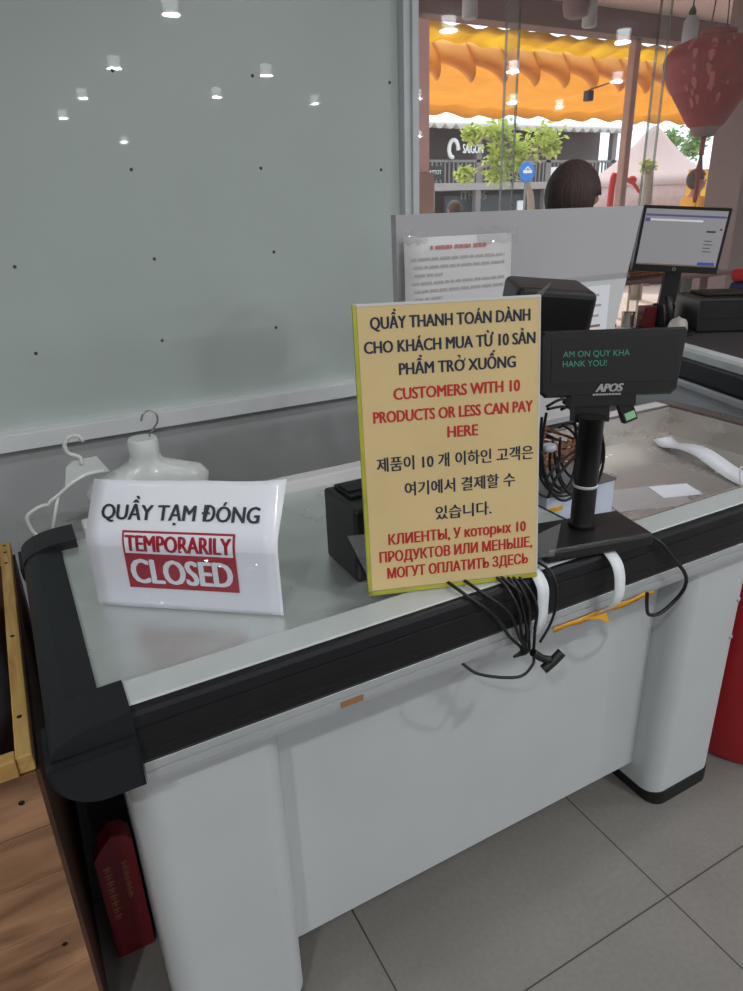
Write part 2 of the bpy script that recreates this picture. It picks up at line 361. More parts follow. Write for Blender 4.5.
# ------------------------------------------------------------------ checkout counter
X0, X1 = .035, 1.80
ct = thing('checkout_counter', 'white checkout counter with steel top and thick black bumper, holding both signs', 'checkout counter', (.9, 1.05, 0))
WL, WR, WF, WB, WZ = .90, 1.69, .82, 1.31, .72
b = NB(); box(b, .009, WL, .80, 1.318, .78, .79); obj('countertop', b, M['steel'], ct)
b = NB()
prism(b, [(.80, .775), (.808, .775), (.808, .797), (.80, .803), (.752, .803), (.743, .797), (.743, .78), (.75, .775)], .04, X1)
obj('front_lip', b, M['lip'], ct)
b = NB()
prism(b, [(.76, .801), (.742, .801), (.738, .799), (.735, .793), (.733, .778), (.7345, .777), (.7345, .7755), (.732, .7745), (.731, .758), (.732, .741), (.7345, .740), (.7345, .7385), (.733, .7375), (.735, .722), (.740, .714), (.76, .714)], .04, X1)
obj('bumper', b, M['bumper'], ct)
b = NB()
prism(b, [(.77, .714), (.742, .714), (.740, .712), (.740, .700), (.743, .699), (.743, .697), (.740, .696), (.740, .685), (.744, .684), (.744, .677), (.752, .675), (.77, .675)], .045, X1)
obj('edge_rail', b, M['alu'], ct)
b = NB(); box(b, .325, .362, .7385, .7402, .684, .694); obj('maker_plate', b, M['gold'], ct)
def pillar(x0, x1, y0, y1, z0, z1, r=.04, n=14):
    pr = []
    for cx, cy, a0 in ((x0+r, y0+r, PI), (x1-r, y0+r, 1.5*PI)):
        for i in range(n+1): a = a0+PI/2*i/n; pr.append((cx+r*math.cos(a), cy+r*math.sin(a)))
    pr += [(x1, y1), (x0, y1)]
    bm = NB(); prism(bm, pr, z0, z1, 'Z')
    for f in bm.faces: f.smooth = abs(f.normal.z) < .5 and False
    return bm
for x0, x1, lab in ((.022, .245, 'left'), (1.145, 1.362, 'right')):
    p = obj('pillar', pillar(x0, x1, .78, 1.28, .035, .70), M['white'], ct)
    b = pillar(x0+.006, x1-.006, .775, 1.27, 0, .036, .036); obj('plinth', b, M['blackm'], p)
b = NB(); box(b, .235, 1.155, .85, .868, .088, .76); obj('front_panel', b, M['white'], ct)
b = NB(); box(b, .05, 1.34, .872, 1.29, .1, .70); obj('carcass', b, M['dark'], ct)
b = NB(); box(b, .06, WL, 1.318, 1.36, .76, .815, bev=.004); obj('back_rail', b, M['noticep'], ct)
# bagging well
wl = NB()
box(wl, WL-.004, WR+.004, WF-.004, WB+.004, WZ-.006, WZ); wel = obj('bagging_well', wl, M['welsteel'], ct)
b = NB(); box(b, WL-.006, WL, WF, WB, WZ, .79); box(b, WR, WR+.006, WF, WB, WZ, .80); box(b, WL, WR, WB, WB+.006, WZ, .80); box(b, WL, WR, WF-.006, WF, WZ, .795)
obj('well_wall', b, M['welsteel'], wel)
b = NB(); box(b, WR, WR+.045, .80, WB+.05, .796, .806, bev=.003); box(b, WL, WR, WB, WB+.045, .796, .806, bev=.003); obj('well_rim', b, M['rim'], wel)
b = NB(); box(b, 1.33, 1.68, WB+.002, WB+.04, .806, .807); obj('rim_label', b, M['noticep'], wel)
b = NB(); lathe(b, [(.006, .806), (.005, .809), (.002, .81)], (1.712, 1.15, 0), 12); obj('rivet', b, M['chrome'], wel)
# left end: black cap and its two corner pieces
b = NB(); prism(b, [(.012, .796), (-.028, .797), (-.045, .789), (-.055, .772), (-.058, .745), (-.056, .712), (-.048, .70), (.012, .70)], .79, 1.30, 'Y')
obj('end_cap', b, M['cap'], ct)
def corner_cap(y0, y1, front):
    # flat-faced lower block with a round outer corner
    t = NB(); pr = [(.042, .700), (.042, .772), (-.062, .772)]
    for k in range(9): a = PI+PI/2*k/8; pr.append((-.002+.060*math.cos(a), .764+.064*math.sin(a)))
    prism(t, pr, y0, y1, 'Y'); bmesh.ops.recalc_face_normals(t, faces=t.faces)
    bmesh.ops.bevel(t, geom=[e for e in t.edges if abs((e.verts[0].co-e.verts[1].co).y) < 1e-5 and abs(e.verts[0].co.y-(y0 if front else y1)) < 1e-5], offset=.004, segments=2, affect='EDGES')
    return t
def corner_fin(y0, y1):
    t = NB(); pr = [(.042, .7725), (.042, .807)]
    for k in range(9): a = PI/2*k/8; pr.append((.022-.078*math.sin(a), .774+.0325*math.cos(a)))
    prism(t, pr, y0, y1, 'Y'); return t
o = obj('corner_cap', corner_cap(.715, .80, True), M['cap'], ct); obj('corner_fin', corner_fin(.728, .80), M['cap'], o)
o = obj('corner_cap', corner_cap(1.285, 1.37, False), M['cap'], ct); obj('corner_fin', corner_fin(1.285, 1.364), M['cap'], o)
b = NB(); box(b, .245, 1.145, .785, .85, .652, .6755); obj('shadow_strip', b, M['stud_shade'], ct)  # dark strip standing in for the rail's shadow on the recessed panel
b = NB(); box(b, 1.335, 1.3625, .90, .955, .55, .60); 
obj('price_sticker', b, M['pinkstk'], ct)
for z in (.53, .43):
    b = NB(); lathe(b, [(.006, 0), (.006, .002), (.003, .004)], n=10); bmesh.ops.transform(b, verts=b.verts, matrix=Matrix.Translation((1.33, .781, z)) @ Matrix.Rotation(PI/2, 4, 'X')); obj('pillar_bolt', b, M['alu'], ct)

# ------------------------------------------------------------------ white A4 notice in its acrylic holder
A = Vector((.0549, 1.0335, .7925)); B = Vector((.2892, .8547, .7925))
U = (B-A).normalized(); NRM = Vector((U.y, -U.x, 0))      # towards the viewer
ws = thing('notice_sign', 'white paper sign reading temporarily closed in red, standing on the steel top', 'sign', tuple((A+B)/2))
HB, LEAN = .118, math.radians(36)
def bend(u, v, off=0):
    a, Rb = LEAN, .05
    arc = Rb*a; s0 = HB-arc/2
    if v < s0: back, z, th = 0, v, 0
    elif v < s0+arc: th = (v-s0)/Rb; back = Rb*(1-math.cos(th)); z = s0+Rb*math.sin(th)
    else: th = a; d = v-s0-arc; back = Rb*(1-math.cos(a))+d*math.sin(a); z = s0+Rb*math.sin(a)+d*math.cos(a)
    wav = .004*math.sin(u*22+.5)*max(0, v-.1)/.1 - .022*max(0, (u-.2)/.1)**2*max(0, v-.13)/.07
    p = A+U*u-NRM*(back-wav)+Vector((0, 0, z)); n = NRM*math.cos(th)+Vector((0, 0, 1))*math.sin(th)
    return p+n*off
b = NB()
sheet(b, [[bend(-.011+.3055*i/12, .212*j/24, .0005) for i in range(13)] for j in range(25)], .0006)
cuts = [.09+.008*i for i in range(14)]
pl = lambda u, v: bend(u, v, .0018)
pl2 = lambda u, v: bend(u, v, .0026)
add_text(b, 'QUẦY TẠM ĐÓNG', .012, .262, .149, .0235, pl, 1, .035, cuts=cuts)
add_rect(b, .050, .229, .037, .1325, pl, 2, 12)
add_rect(b, .0535, .2255, .0975, .129, pl2, 0, 4)
pl3 = lambda u, v: bend(u, v, .0032)
add_text(b, 'TEMPORARILY', .056, .223, .1015, .0235, pl3, 2, .045, cuts=cuts)
add_text(b, 'CLOSED', .059, .220, .0465, .041, pl3, 0, .042, cuts=cuts)
obj('paper_sheet', b, [M['paper'], M['ink'], M['crimson']], ws, fixn=False)
b = NB(); sheet(b, [[A+U*(.002+.29*i)+NRM*(.0065)+Vector((0, 0, .001+.108*j)) for i in (0, 1)] for j in (0, 1)], .0012); 
obj('acrylic_pocket', b, M['acrylic'], ws)
b = NB(); 
UZ = Vector((0, 0, .0015)); q = [UZ+A+U*.01-NRM*.006, A+U*.285-NRM*.006, A+U*.285-NRM*.09, A+U*.01-NRM*.09]
sheet(b, [[q[0], q[1]], [q[3], q[2]]], .002); sheet(b, [[A+U*.01-NRM*.006, A+U*.285-NRM*.006], [A+U*.01-NRM*.006+Vector((0, 0, .115)), A+U*.285-NRM*.006+Vector((0, 0, .115))]], .002)
obj('acrylic_stand', b, M['acrylic'], ws)

# ------------------------------------------------------------------ yellow sign
ya, yt = -.327, .128
YO = Vector((.421, .820, .8065))
YU = Vector((math.cos(ya), math.sin(ya), 0)); YB = Vector((-math.sin(ya), math.cos(ya), 0))
YV = Vector((0, 0, math.cos(yt)))+YB*math.sin(yt); YN = -(YB*math.cos(yt)-Vector((0, 0, math.sin(yt))))
ys = thing('cashier_sign', 'tall yellow laminated sign for customers with 10 products or less', 'sign', tuple(YO+YU*.14))
SW, SH = .274, .437
def yp(u, v, off=0): return YO+YU*u+YV*v+YN*off
def slab(bm, u0, u1, v0, v1, o0, o1, P, mi=0):
    vs_ = [bm.verts.new(P(u, v, o)) for o in (o0, o1) for (u, v) in ((u0, v0), (u1, v0), (u1, v1), (u0, v1))]
    for f in ((0, 1, 2, 3), (7, 6, 5, 4), (0, 4, 5, 1), (1, 5, 6, 2), (2, 6, 7, 3), (3, 7, 4, 0)): bm.faces.new([vs_[i] for i in f]).material_index = mi
b = NB(); slab(b, 0, SW, 0, SH, -.008, -.0005, yp); obj('backing_board', b, M['board'], ys)
b = NB(); slab(b, .004, SW-.001, .006, SH-.002, -.0006, .0006, yp)
yl = [('QUẦY THANH TOÁN DÀNH', .103, .955, .061, 1), ('CHO KHÁCH MUA TỪ 10 SẢN', .065, .985, .137, 1), ('PHẨM TRO XUỐNG', .245, .875, .212, 1),
      ('CUSTOMERS WITH 10', .210, .90, .293, 2), ('PRODUCTS OR LESS CAN PAY', .095, .975, .367, 2), ('HERE', .50, .66, .435, 2),
      ('제품이 10 개 이하인 고객은', .10, .98, .532, 1), ('여기에서 결제할 수', .25, .875, .625, 1), ('있습니다.', .42, .735, .722, 1),
      ('КЛИЕНТЫ, У которых 10', .165, .94, .802, 2), ('ПРОДУКТОВ ИЛИ МЕНЬШЕ,', .11, .98, .865, 2), ('МОГУТ ОПЛАТИТЬ ЗДЕСЬ', .15, .955, .928, 2)]
for s, a, c, v, mi in yl:
    a0, c0 = a, c
    a -= .022+(.02 if v > .78 else 0); c -= .012
    add_text(b, s, a*SW, c*SW, SH*(1-v)-.008, .0165, lambda u, v: yp(u, v, .0010), mi, .026 if 6 <= yl.index((s, a0, c0, v, mi)) <= 8 else .036)
hk = [(-.0022, .0040), (-.0006, .0056), (.0016, .0048), (.0014, .0030), (.0, .0016)]
hn = [(.0050, -.0040), (.0076, -.0028), (.0090, -.0006), (.0086, .0012)]
for (ua, va), (ub, vb_) in list(zip(hk, hk[1:]))+list(zip(hn, hn[1:])):
    ou, ov = .549*SW, SH*(1-.212)-.008+.0172
    dn = Vector((vb_-va, -(ub-ua))).normalized()*.0009
    b.faces.new([b.verts.new(yp(ou+x, ov+y, .0012)) for x, y in ((ua-dn.x, va-dn.y), (ua+dn.x, va+dn.y), (ub+dn.x, vb_+dn.y), (ub-dn.x, vb_-dn.y))]).material_index = 1
obj('printed_sheet', b, [M['yellow'], M['blueink'], M['redink']], ys, fixn=False)
b = NB()
slab(b, -.002, .0035, 0, SH, -.0085, .0014, yp); slab(b, -.002, SW+.001, -.002, .0045, -.0085, .0014, yp)
obj('edge_tape', b, M['edge'], ys)
b = NB(); slab(b, .0, SW, SH-.003, SH+.001, -.008, .0013, yp); slab(b, SW-.001, SW+.001, 0, SH, -.008, .0012, yp); obj('white_edging', b, M['noticep'], ys)
for pts in ([yp(-.002, .03), yp(-.03, .10), yp(-.002, .10)], [yp(SW, .07), yp(SW+.04, .085), yp(SW+.03, .03), yp(SW, .03)], [yp(SW-.02, SH-.03), yp(SW+.02, SH+.02), yp(SW-.01, SH-.001)]):
    b = NB(); fs = b.faces.new([b.verts.new(p) for p in pts]); solid(b, [fs], .0008)
    obj('clear_wrap', b, M['film'], ys)

# ------------------------------------------------------------------ pole display
ba = -.21
pd = thing('customer_display', 'black pole customer display showing green text beside the yellow sign', 'customer display', (.82, .79, .803))
b = NB(); box(b, -.105, .105, -.055, .055, 0, .024, bev=.006); bmesh.ops.transform(b, verts=b.verts, matrix=Matrix.Translation((.834, .785, .8045)) @ Matrix.Rotation(ba, 4, 'Z')); obj('base', b, M['black'], pd)
PX, PY = .842, .800
b = NB(); lathe(b, [(.024, .828), (.022, .836), (.0205, .84), (.0205, 1.03), (.022, 1.03)], (PX, PY, 0), 24); pole = obj('pole', b, M['black'], pd)
b = NB(); lathe(b, [(.0213, .905), (.0213, .909), (.0213, .910)], (PX, PY, 0), 24); obj('zip_tie', b, M['strap'], pole)
ha, ht = -yaw, .16
HU = Vector((math.cos(ha), math.sin(ha), 0)); HBk = Vector((-math.sin(ha), math.cos(ha), 0))
HV = Vector((0, 0, math.cos(ht)))+HBk*math.sin(ht); HN = -(HBk*math.cos(ht)-Vector((0, 0, math.sin(ht))))
HC = Vector((.905, .832, 1.108))
def hp(u, v, off=0): return HC+HU*u+HV*v+HN*off
b = NB()
W2, H2 = .125, .056
pr = [(-W2+.006, H2), (W2-.004, H2), (W2, H2-.006), (W2-.012, -H2+.008), (W2-.022, -H2), (.02, -H2), (-W2+.012, -H2), (-W2+.003, -H2+.008), (-W2, H2-.006)]
fr = [b.verts.new(hp(x*.965, y*.93, .018)) for x, y in pr]; md = [b.verts.new(hp(x, y, .010)) for x, y in pr]; bk = [b.verts.new(hp(x*.97, y*.95, -.025)) for x, y in pr]
n = len(pr)
for Aa, Bb in ((fr, md), (md, bk)):
    for i in range(n): b.faces.new((Aa[i], Aa[(i+1) % n], Bb[(i+1) % n], Bb[i]))
b.faces.new(fr); b.faces.new(bk[::-1]); head = obj('display_head', b, M['black'], pd)
b = NB(); slab(b, -.105, .108, -.032, .043, .0178, .0192, hp, 0)
add_text(b, 'AM ON QUY KHA', -.086, .026, .012, .0098, lambda u, v: hp(u, v, .0200), 1, .0)
add_text(b, 'HANK YOU!', -.086, -.012, -.004, .0098, lambda u, v: hp(u, v, .0200), 1, .0)
obj('display_window', b, [M['blackm'], M['green']], head, fixn=False)
b = NB(); add_text(b, 'APOS', -.028, .018, -.0475, .013, lambda u, v: hp(u, v, .0195), 0, .07, shear=.3)
for i in range(9): add_rect(b, -.033+i*.0054, -.033+i*.0054+.0044, -.0535, -.0505, lambda u, v: hp(u, v, .0195), 0)
obj('maker_logo', b, M['silver'], head, fixn=False)
b = NB(); slab(b, -.068, .042, -.072, -.045, -.02, .017, hp); o = obj('neck_housing', b, M['black'], pd)
b = NB(); slab(b, -.06, .0, -.10, -.07, -.018, .012, hp); obj('hinge', b, M['black'], pd)
# usb stick plugged into the head
us = thing('usb_dongle', 'small black dongle with green label under the display head', 'dongle', tuple(hp(.03, -.07)))
b = NB(); P3 = lambda u, v, o: hp(.030+u*.92-v*.35, -.080+u*.35+v*.92, o); slab(b, -.012, .012, -.022, .02, -.004, .014, P3); obj('body', b, M['black'], us)
b = NB(); slab(b, -.008, .010, -.018, -.005, .014, .0148, P3); obj('paper_label', b, M['grelabel'], us)

# white straps tying the display over the bumper
def strap(x, bow, w_, label, zend):
    cl = [(.79, .8035), (.757, .8055), (.738, .803), (.7215-bow*.5, .785), (.719-bow, .755), (.720-bow, .72), (.733-bow*.5, .69), (.745, zend)]
    P = spline([(x+.0, y-.0018, z+.001) for y, z in cl], 5)
    bm = NB(); sheet(bm, [[p+Vector((-w_, .0, 0)) for p in P], [p+Vector((w_, 0, 0)) for p in P]], .0016)
    o = obj('tie_strap', bm, M['strap']); tag(o, label, 'strap')
strap(.686, .0, .0115, 'white webbing strap behind the hanging cables, under the yellow sign', .676)
strap(.846, .014, .012, 'white webbing strap bowing over the bumper below the display base', .672)
# yellow tape
b = NB()
for x0, x1, z in ((.735, .985, .672),):
    sheet(b, [[(x0+(x1-x0)*i/8, .7385-.0006*(i % 2), z+.003*math.sin(i*2)) for i in range(9)], [(x0+(x1-x0)*i/8, .7385, z+.011+.003*math.sin(i*3)) for i in range(9)]], .0006)
for p in ([(.80, .7375, .679), (.858, .7365, .676), (.862, .730, .655), (.84, .735, .668)],):
    f = b.faces.new([b.verts.new(q) for q in p]); solid(b, [f], .0006)
tag(obj('packing_tape', b, M['ytape']), 'torn yellow packing tape stuck along the rail under the bumper', 'tape')

# ------------------------------------------------------------------ receipt printer left of the yellow sign
rp_ = thing('receipt_printer', 'squat black receipt printer half hidden behind the yellow sign', 'printer', (.51, .94, .79))
b = NB(); box(b, .432, .60, .885, 1.005, .7905, .922, bev=.006); obj('body', b, M['black'], rp_)
b = NB(); box(b, .448, .585, .93, .995, .922, .928, bev=.002); obj('paper_cover', b, M['blackm'], rp_)
b = NB(); box(b, .452, .49, .945, .985, .928, .931, bev=.001); obj('open_button', b, M['cap'], rp_)
b = NB(); box(b, .432, .60, .882, .886, .83, .832); obj('seam', b, M['bumper'], rp_)

# black housing on a stand behind the yellow sign
ph = thing('terminal_stand', 'black boxy terminal head on a stand, right behind the yellow sign top', 'terminal', (.84, 1.06, .79))
b = NB(); t_ = NB(); box(t_, -.075, .075, -.06, .06, -.07, .055, bev=.012, seg=3); merge(b, t_, 0, Matrix.Translation((.922, 1.02, 1.17)) @ Matrix.Rotation(-.45, 4, 'Z') @ Matrix.Rotation(.10, 4, 'Y') @ Matrix.Rotation(.12, 4, 'X')); obj('head', b, M['black'], ph)
b = NB(); tube(b, [(.83, 1.06, .80), (.83, 1.06, .95), (.86, 1.05, 1.12)], .022, 12); obj('neck', b, M['black'], ph)
b = NB(); lathe(b, [(.055, .7905), (.053, .80), (.03, .806)], (.835, 1.08, 0), 24); obj('base', b, M['black'], ph)

# ------------------------------------------------------------------ grey board with notices
bd = thing('partition_board', 'wide grey board standing along the back edge of the checkout counter', 'board', (1.1, 1.335, .81))
b = NB(); YBD = 1.325
V = [b.verts.new((x, y, z)) for y in (YBD, YBD+.02) for x, z in ((.78, .8155), (1.40, .8155), (1.503, 1.352), (.773, 1.351))]
for f in ((0, 1, 2, 3), (7, 6, 5, 4), (0, 4, 5, 1), (1, 5, 6, 2), (2, 6, 7, 3), (3, 7, 4, 0)): b.faces.new([V[i] for i in f])
obj('panel', b, M['board'], bd)
b = NB(); V = [b.verts.new((x, y, z)) for y in (YBD-.0015, YBD) for x, z in ((1.10, .83), (1.398, .83), (1.47, 1.178), (1.10, 1.178))]
for f in ((0, 1, 2, 3), (7, 6, 5, 4), (0, 4, 5, 1), (1, 5, 6, 2), (2, 6, 7, 3), (3, 7, 4, 0)): b.faces.new([V[i] for i in f])
bw = obj('white_film', b, M['boardw'], bd)
b = NB(); box(b, .79, 1.478, YBD-.0022, YBD-.0016, 1.178, 1.192); obj('clear_tape', b, M['film'], bd)
b = NB(); box(b, 1.30, 1.41, YBD-.004, YBD-.002, .9, 1.165)
pw = lambda u, v: Vector((u, YBD-.0045, v))
random.seed(3)
for i in range(9):
    z = 1.14-.026*i; add_rect(b, 1.315, 1.315+random.uniform(.05, .085), z, z+.006, pw, 2 if i == 3 else 1)
obj('pinned_page', b, [M['paper'], M['greyink'], M['gold']], bd, fixn=False)
# the notice page taped at its left
nt_ = thing('notice_page', 'white notice page with faint lines taped above the yellow sign', 'notice', (.92, 1.31, 1.05))
YN_ = YBD-.012
b = NB()
def np_(u, v, o=0): return Vector((u, YN_-o-.012*math.sin(min(1, max(0, (1.31-v)/.3))*PI)*.6, v))
sheet(b, [[np_(.782+.002*j/8+(.284+.004*j/8)*i/6, 1.06+.245*j/8-.012*i/6*0) for i in range(7)] for j in range(9)], .0006)
pn = lambda u, v: np_(u, v, .0014)
for i in range(12): add_rect(b, .85+i*.0125, .85+i*.0125+(.011 if i % 4 else .006), 1.279, 1.287, pn, 2)
for k in range(11):
    z = 1.258-.0165*k; x = .80 if k % 3 == 0 else .805
    e_ = 1.05 if k % 3 != 2 else .88
    while x < e_:
        l = random.uniform(.008, .03); add_rect(b, x, min(x+l, e_), z, z+.0055, pn, 1); x += l+.004
obj('page', b, [M['noticep'], M['greyink'], M['redgrey']], nt_, fixn=False)
for x0, x1, z0, z1 in ((.776, .84, 1.292, 1.318), (.97, 1.085, 1.285, 1.32)):
    b = NB(); sheet(b, [[(x0+(x1-x0)*i/8, YN_-.006-.0015*(i % 2), (z0, z1)[k]+.003*math.sin(i*2.1+k)) for i in range(9)] for k in (0, 1)], .0005)
    obj('clear_tape', b, M['film'], nt_)

# ------------------------------------------------------------------ cables
def cable(pts, r, label, group=None, name='cable'):
    bm = NB(); tube(bm, pts, r, 8); o = obj(name, bm, M['cable']); return tag(o, label, 'cable', group)
G1 = 'black cables hanging over the bumper'
L1 = 'black cable in the bundle hanging over the bumper below the yellow sign'
for i, (xa, xm, xe) in enumerate(((.54, .59, .655), (.565, .615, .658), (.612, .632, .660), (.628, .645, .662), (.636, .655, .668), (.645, .668, .674), (.62, .66, .656))):
    cable([(xa, .80+.01*(i % 2), .812), (xa+.008, .74, .806), (xm, .722-.004*(i % 3), .765), ((xm+xe)/2, .721-.005*(i % 2), .715), (xe, .727-.004*(i % 3), .675), (xe+.004*(i-3), .732, .66)], .0027, L1, G1)
cable([(.70, .79, .81), (.712, .735, .805), (.714, .716, .765), (.704, .714, .72), (.684, .716, .685)], .0024, 'thin black cable curving beside the white strap under the yellow sign')
cable([(.55, .755, .672), (.575, .735, .650), (.64, .715, .632), (.672, .716, .645), (.676, .722, .662)], .0026, 'slack black cable loop hanging lowest under the rail below the bundle')
cn = thing('cable_plug', 'black angled plug dangling at the end of the cable bundle', 'plug', (.68, .72, .64))
b = NB(); tube(b, [(.672, .718, .668), (.69, .714, .652), (.705, .711, .645)], .007, 8); obj('plug_neck', b, M['cable'], cn)
b = NB(); tube(b, [(.692, .711, .630), (.712, .709, .642), (.728, .708, .654)], .0085, 8); obj('plug_body', b, M['cable'], cn)
cable([(.93, .765, .812), (.955, .725, .800), (.985, .714, .765), (1.03, .712, .715), (1.045, .72, .675), (1.03, .73, .642), (1.00, .732, .628), (.965, .728, .640), (.945, .72, .672), (.938, .7175, .70)], .0036, 'black cable loop hanging over the bumper right of the display base')
G2 = 'black cables looped behind the display pole'; L2 = 'black cable looping down between the yellow sign and display pole'
random.seed(21)
for i in range(8):
    Y = .90+.012*i; cx = 568+random.uniform(-12, 12); rx_ = random.uniform(13, 30); ry = random.uniform(32, 62); cy = 450+random.uniform(-8, 8); a0 = random.uniform(-2.4, -1.2)
    cable([at(max(540, cx+rx_*math.cos(a0+k*.75)+k*.8), cy+ry*math.sin(a0+k*.75), Y+.004*math.sin(k)) for k in range(8)], .0028, L2, G2)
cable([at(x, y, .89) for x, y in ((606, 400), (598, 425), (580, 446), (560, 462), (545, 480))], .0028, 'black cable running down left from the neck of the display head')
cable([at(x, y, .88) for x, y in ((607, 408), (596, 432), (576, 455), (556, 478), (548, 498))], .0028, 'second black cable running down left from the neck of the display head, the lower one')
for i in range(2):
    cable([(.99, 1.03+.01*i, 1.16), (1.05+.012*i, 1.06, 1.175+.008*i), (1.075+.01*i, 1.07, 1.14), (1.06, 1.06, 1.08)], .004, 'black cable arching from the right side of the terminal head', 'cables beside the terminal head')
b = NB(); lathe(b, [(.012, -.006), (.014, 0), (.012, .006)], (.87, .925, .935), 12); tag(obj('cable_tie', b, M['strap']), 'white tie around the cables by the display pole', 'cable tie')

# ------------------------------------------------------------------ things in the well
cb = thing('carton', 'pale blue carton with grey lid in the well behind the display pole', 'box', (1.02, 1.04, WZ))
b = NB(); box(b, .92, 1.115, .975, 1.09, WZ+.0005, .800, bev=.002); obj('box_body', b, M['carton'], cb)
b = NB(); box(b, .918, 1.117, .973, 1.092, .800, .806, bev=.001); obj('lid', b, M['cartontop'], cb)
b = NB(); box(b, .93, .965, .9735, .975, .765, .775); obj('tape', b, M['ytape'], cb)
bk_ = thing('wicker_tray', 'brown woven wicker tray at the back of the steel well', 'tray', (1.15, 1.22, WZ))
b = NB()
for k in range(6):
    z = WZ+.01+.018*k; tube(b, [(.98, 1.17, z), (1.20, 1.17, z), (1.20, 1.29, z), (.98, 1.29, z), (.98, 1.17, z)], .007, 6, k=0)
for i in range(11):
    x = .985+.021*i; tube(b, [(x, 1.163, WZ+.004), (x, 1.177, WZ+.06), (x, 1.163, WZ+.115)], .004, 5, k=0)
obj('woven_side', b, M['wicker'], bk_)
b = NB(); box(b, .98, 1.20, 1.17, 1.29, WZ+.0005, WZ+.006); obj('bottom', b, M['wicker'], bk_)
b = NB()
P = [(1.60, 1.25, .735), (1.585, 1.21, .727), (1.57, 1.15, .742), (1.55, 1.08, .748), (1.53, 1.0, .735), (1.515, .94, .728), (1.50, .88, .73)]
S = spline(P, 4); sheet(b, [[p+Vector((-.026, .008, -.002)) for p in S], [p+Vector((.028, -.006, .004)) for p in S]], .0008)
tag(obj('paper_strip', b, M['paper']), 'curled white paper strip lying along the right side of the well', 'paper')
b = NB(); box(b, -.05, .05, -.035, .035, 0, .0012); bmesh.ops.transform(b, verts=b.verts, matrix=Matrix.Translation((1.335, .985, WZ+.0016)) @ Matrix.Rotation(-.35, 4, 'Z'))
tag(obj('white_card', b, M['paper']), 'small white card lying flat on the well floor', 'card')
b = NB(); box(b, -.10, .09, -.06, .06, 0, .001); bmesh.ops.transform(b, verts=b.verts, matrix=Matrix.Translation((1.245, .995, WZ+.0003)) @ Matrix.Rotation(-.3, 4, 'Z'))
tag(obj('printed_sheet', b, M['greyink']), 'grey printed sheet lying under the small white card', 'sheet')
def wire(pts, label):
    bm = NB(); tube(bm, pts, .0022, 6); tag(obj('wire', bm, M['plasticw']), label, 'wire')
wire([(1.375, .845, .755), (1.40, .875, .785), (1.435, .895, .79), (1.455, .88, .77), (1.45, .855, .755)], 'white wire loop on the front wall of the well, left one')
wire([(1.49, .845, .76), (1.50, .88, .80), (1.54, .90, .815), (1.56, .87, .79), (1.555, .845, .76)], 'white wire loop nearest the right edge of the photo')
b = NB(); box(b, 1.425, 1.50, .835, .865, .772, .79, bev=.004); tag(obj('red_clip', b, M['redcl']), 'small red clip between the two white wire loops', 'clip')

# ------------------------------------------------------------------ hangers behind the counter
st = thing('storage_box', 'low grey storage box behind the counter under the hangers', 'box', (.17, 1.52, 0))
b = NB(); box(b, -.06, .42, 1.39, 1.66, .001, .715, bev=.004); obj('box_body', b, M['wall2'], st)
b = NB(); box(b, -.065, .425, 1.385, 1.665, .70, .72, bev=.004); obj('lid', b, M['wall2'], st)
HY = 1.50
hg = thing('plastic_hanger', 'flat white plastic clothes hanger leaning left of the torso hanger', 'hanger', tuple(at(60, 500, HY)))
b = NB(); tube(b, [at(x, y, HY) for x, y in ((83, 441), (78, 436), (69, 437), (64.5, 445), (68, 453), (75, 455.5), (80, 458), (81, 464))], .0046, 8); obj('hook', b, M['plasticw'], hg)
b = NB()
gp = [at(x, y, HY) for x, y in ((66, 468), (72, 462), (97, 457), (110, 471), (86, 476), (65, 489))]
A1 = [b.verts.new(p) for p in gp]; B1 = [b.verts.new(p+Vector((0, .008, 0))) for p in gp]
for i in range(6): b.faces.new((A1[i], A1[(i+1) % 6], B1[(i+1) % 6], B1[i]))
b.faces.new(A1); b.faces.new(B1[::-1]); obj('gusset', b, M['plasticw'], hg)
b = NB(); tube(b, [at(x, y, HY) for x, y in ((104, 471), (86, 475), (70, 485), (60, 494), (51, 501), (48, 505), (42, 506), (33, 511), (27, 518), (32, 530), (40, 538))], .0042, 8); obj('shoulder_bar', b, M['plasticw'], hg)
b = NB(); tube(b, [at(x, y, HY) for x, y in ((58, 496), (54, 520), (50, 548))], .0035, 8, k=0); tube(b, [at(x, y, HY) for x, y in ((40, 538), (48, 548), (60, 556))], .0042, 8, k=0); obj('lower_bar', b, M['plasticw'], hg)
TY = 1.53
th = thing('torso_hanger', 'glossy white torso-shaped hanger with metal hook behind the white sign', 'hanger', tuple(at(150, 500, TY)))
b = NB(); tube(b, [at(x, y, TY) for x, y in ((141, 421), (143, 414), (149, 411), (156, 414), (157.5, 421), (154, 428), (150, 434), (150, 440))], .0022, 8); obj('hook', b, M['chrome'], th)
b = NB()
nk = at(149, 433, TY); n2 = at(151, 458, TY)
secs = []
for k, (z, hw, hd) in enumerate(((nk.z-.008, .033, .028), (nk.z-.014, .037, .032), (nk.z-.045, .036, .032), (n2.z-.004, .042, .034), (n2.z-.02, .09, .040), (n2.z-.034, .135, .044), (n2.z-.055, .155, .046), (n2.z-.08, .150, .048), (n2.z-.14, .125, .05), (.722, .115, .05))):
    secs.append([b.verts.new((n2.x-.012+hw*.9*math.copysign(abs(math.cos(2*PI*j/24))**.8, math.cos(2*PI*j/24)), TY+hd*math.sin(2*PI*j/24), z)) for j in range(24)])
for i in range(len(secs)-1):
    for j in range(24): b.faces.new((secs[i][j], secs[i][(j+1) % 24], secs[i+1][(j+1) % 24], secs[i+1][j])).smooth = True
b.faces.new(secs[0]); b.faces.new(secs[-1][::-1]); obj('torso_form', b, M['plasticw'], th)

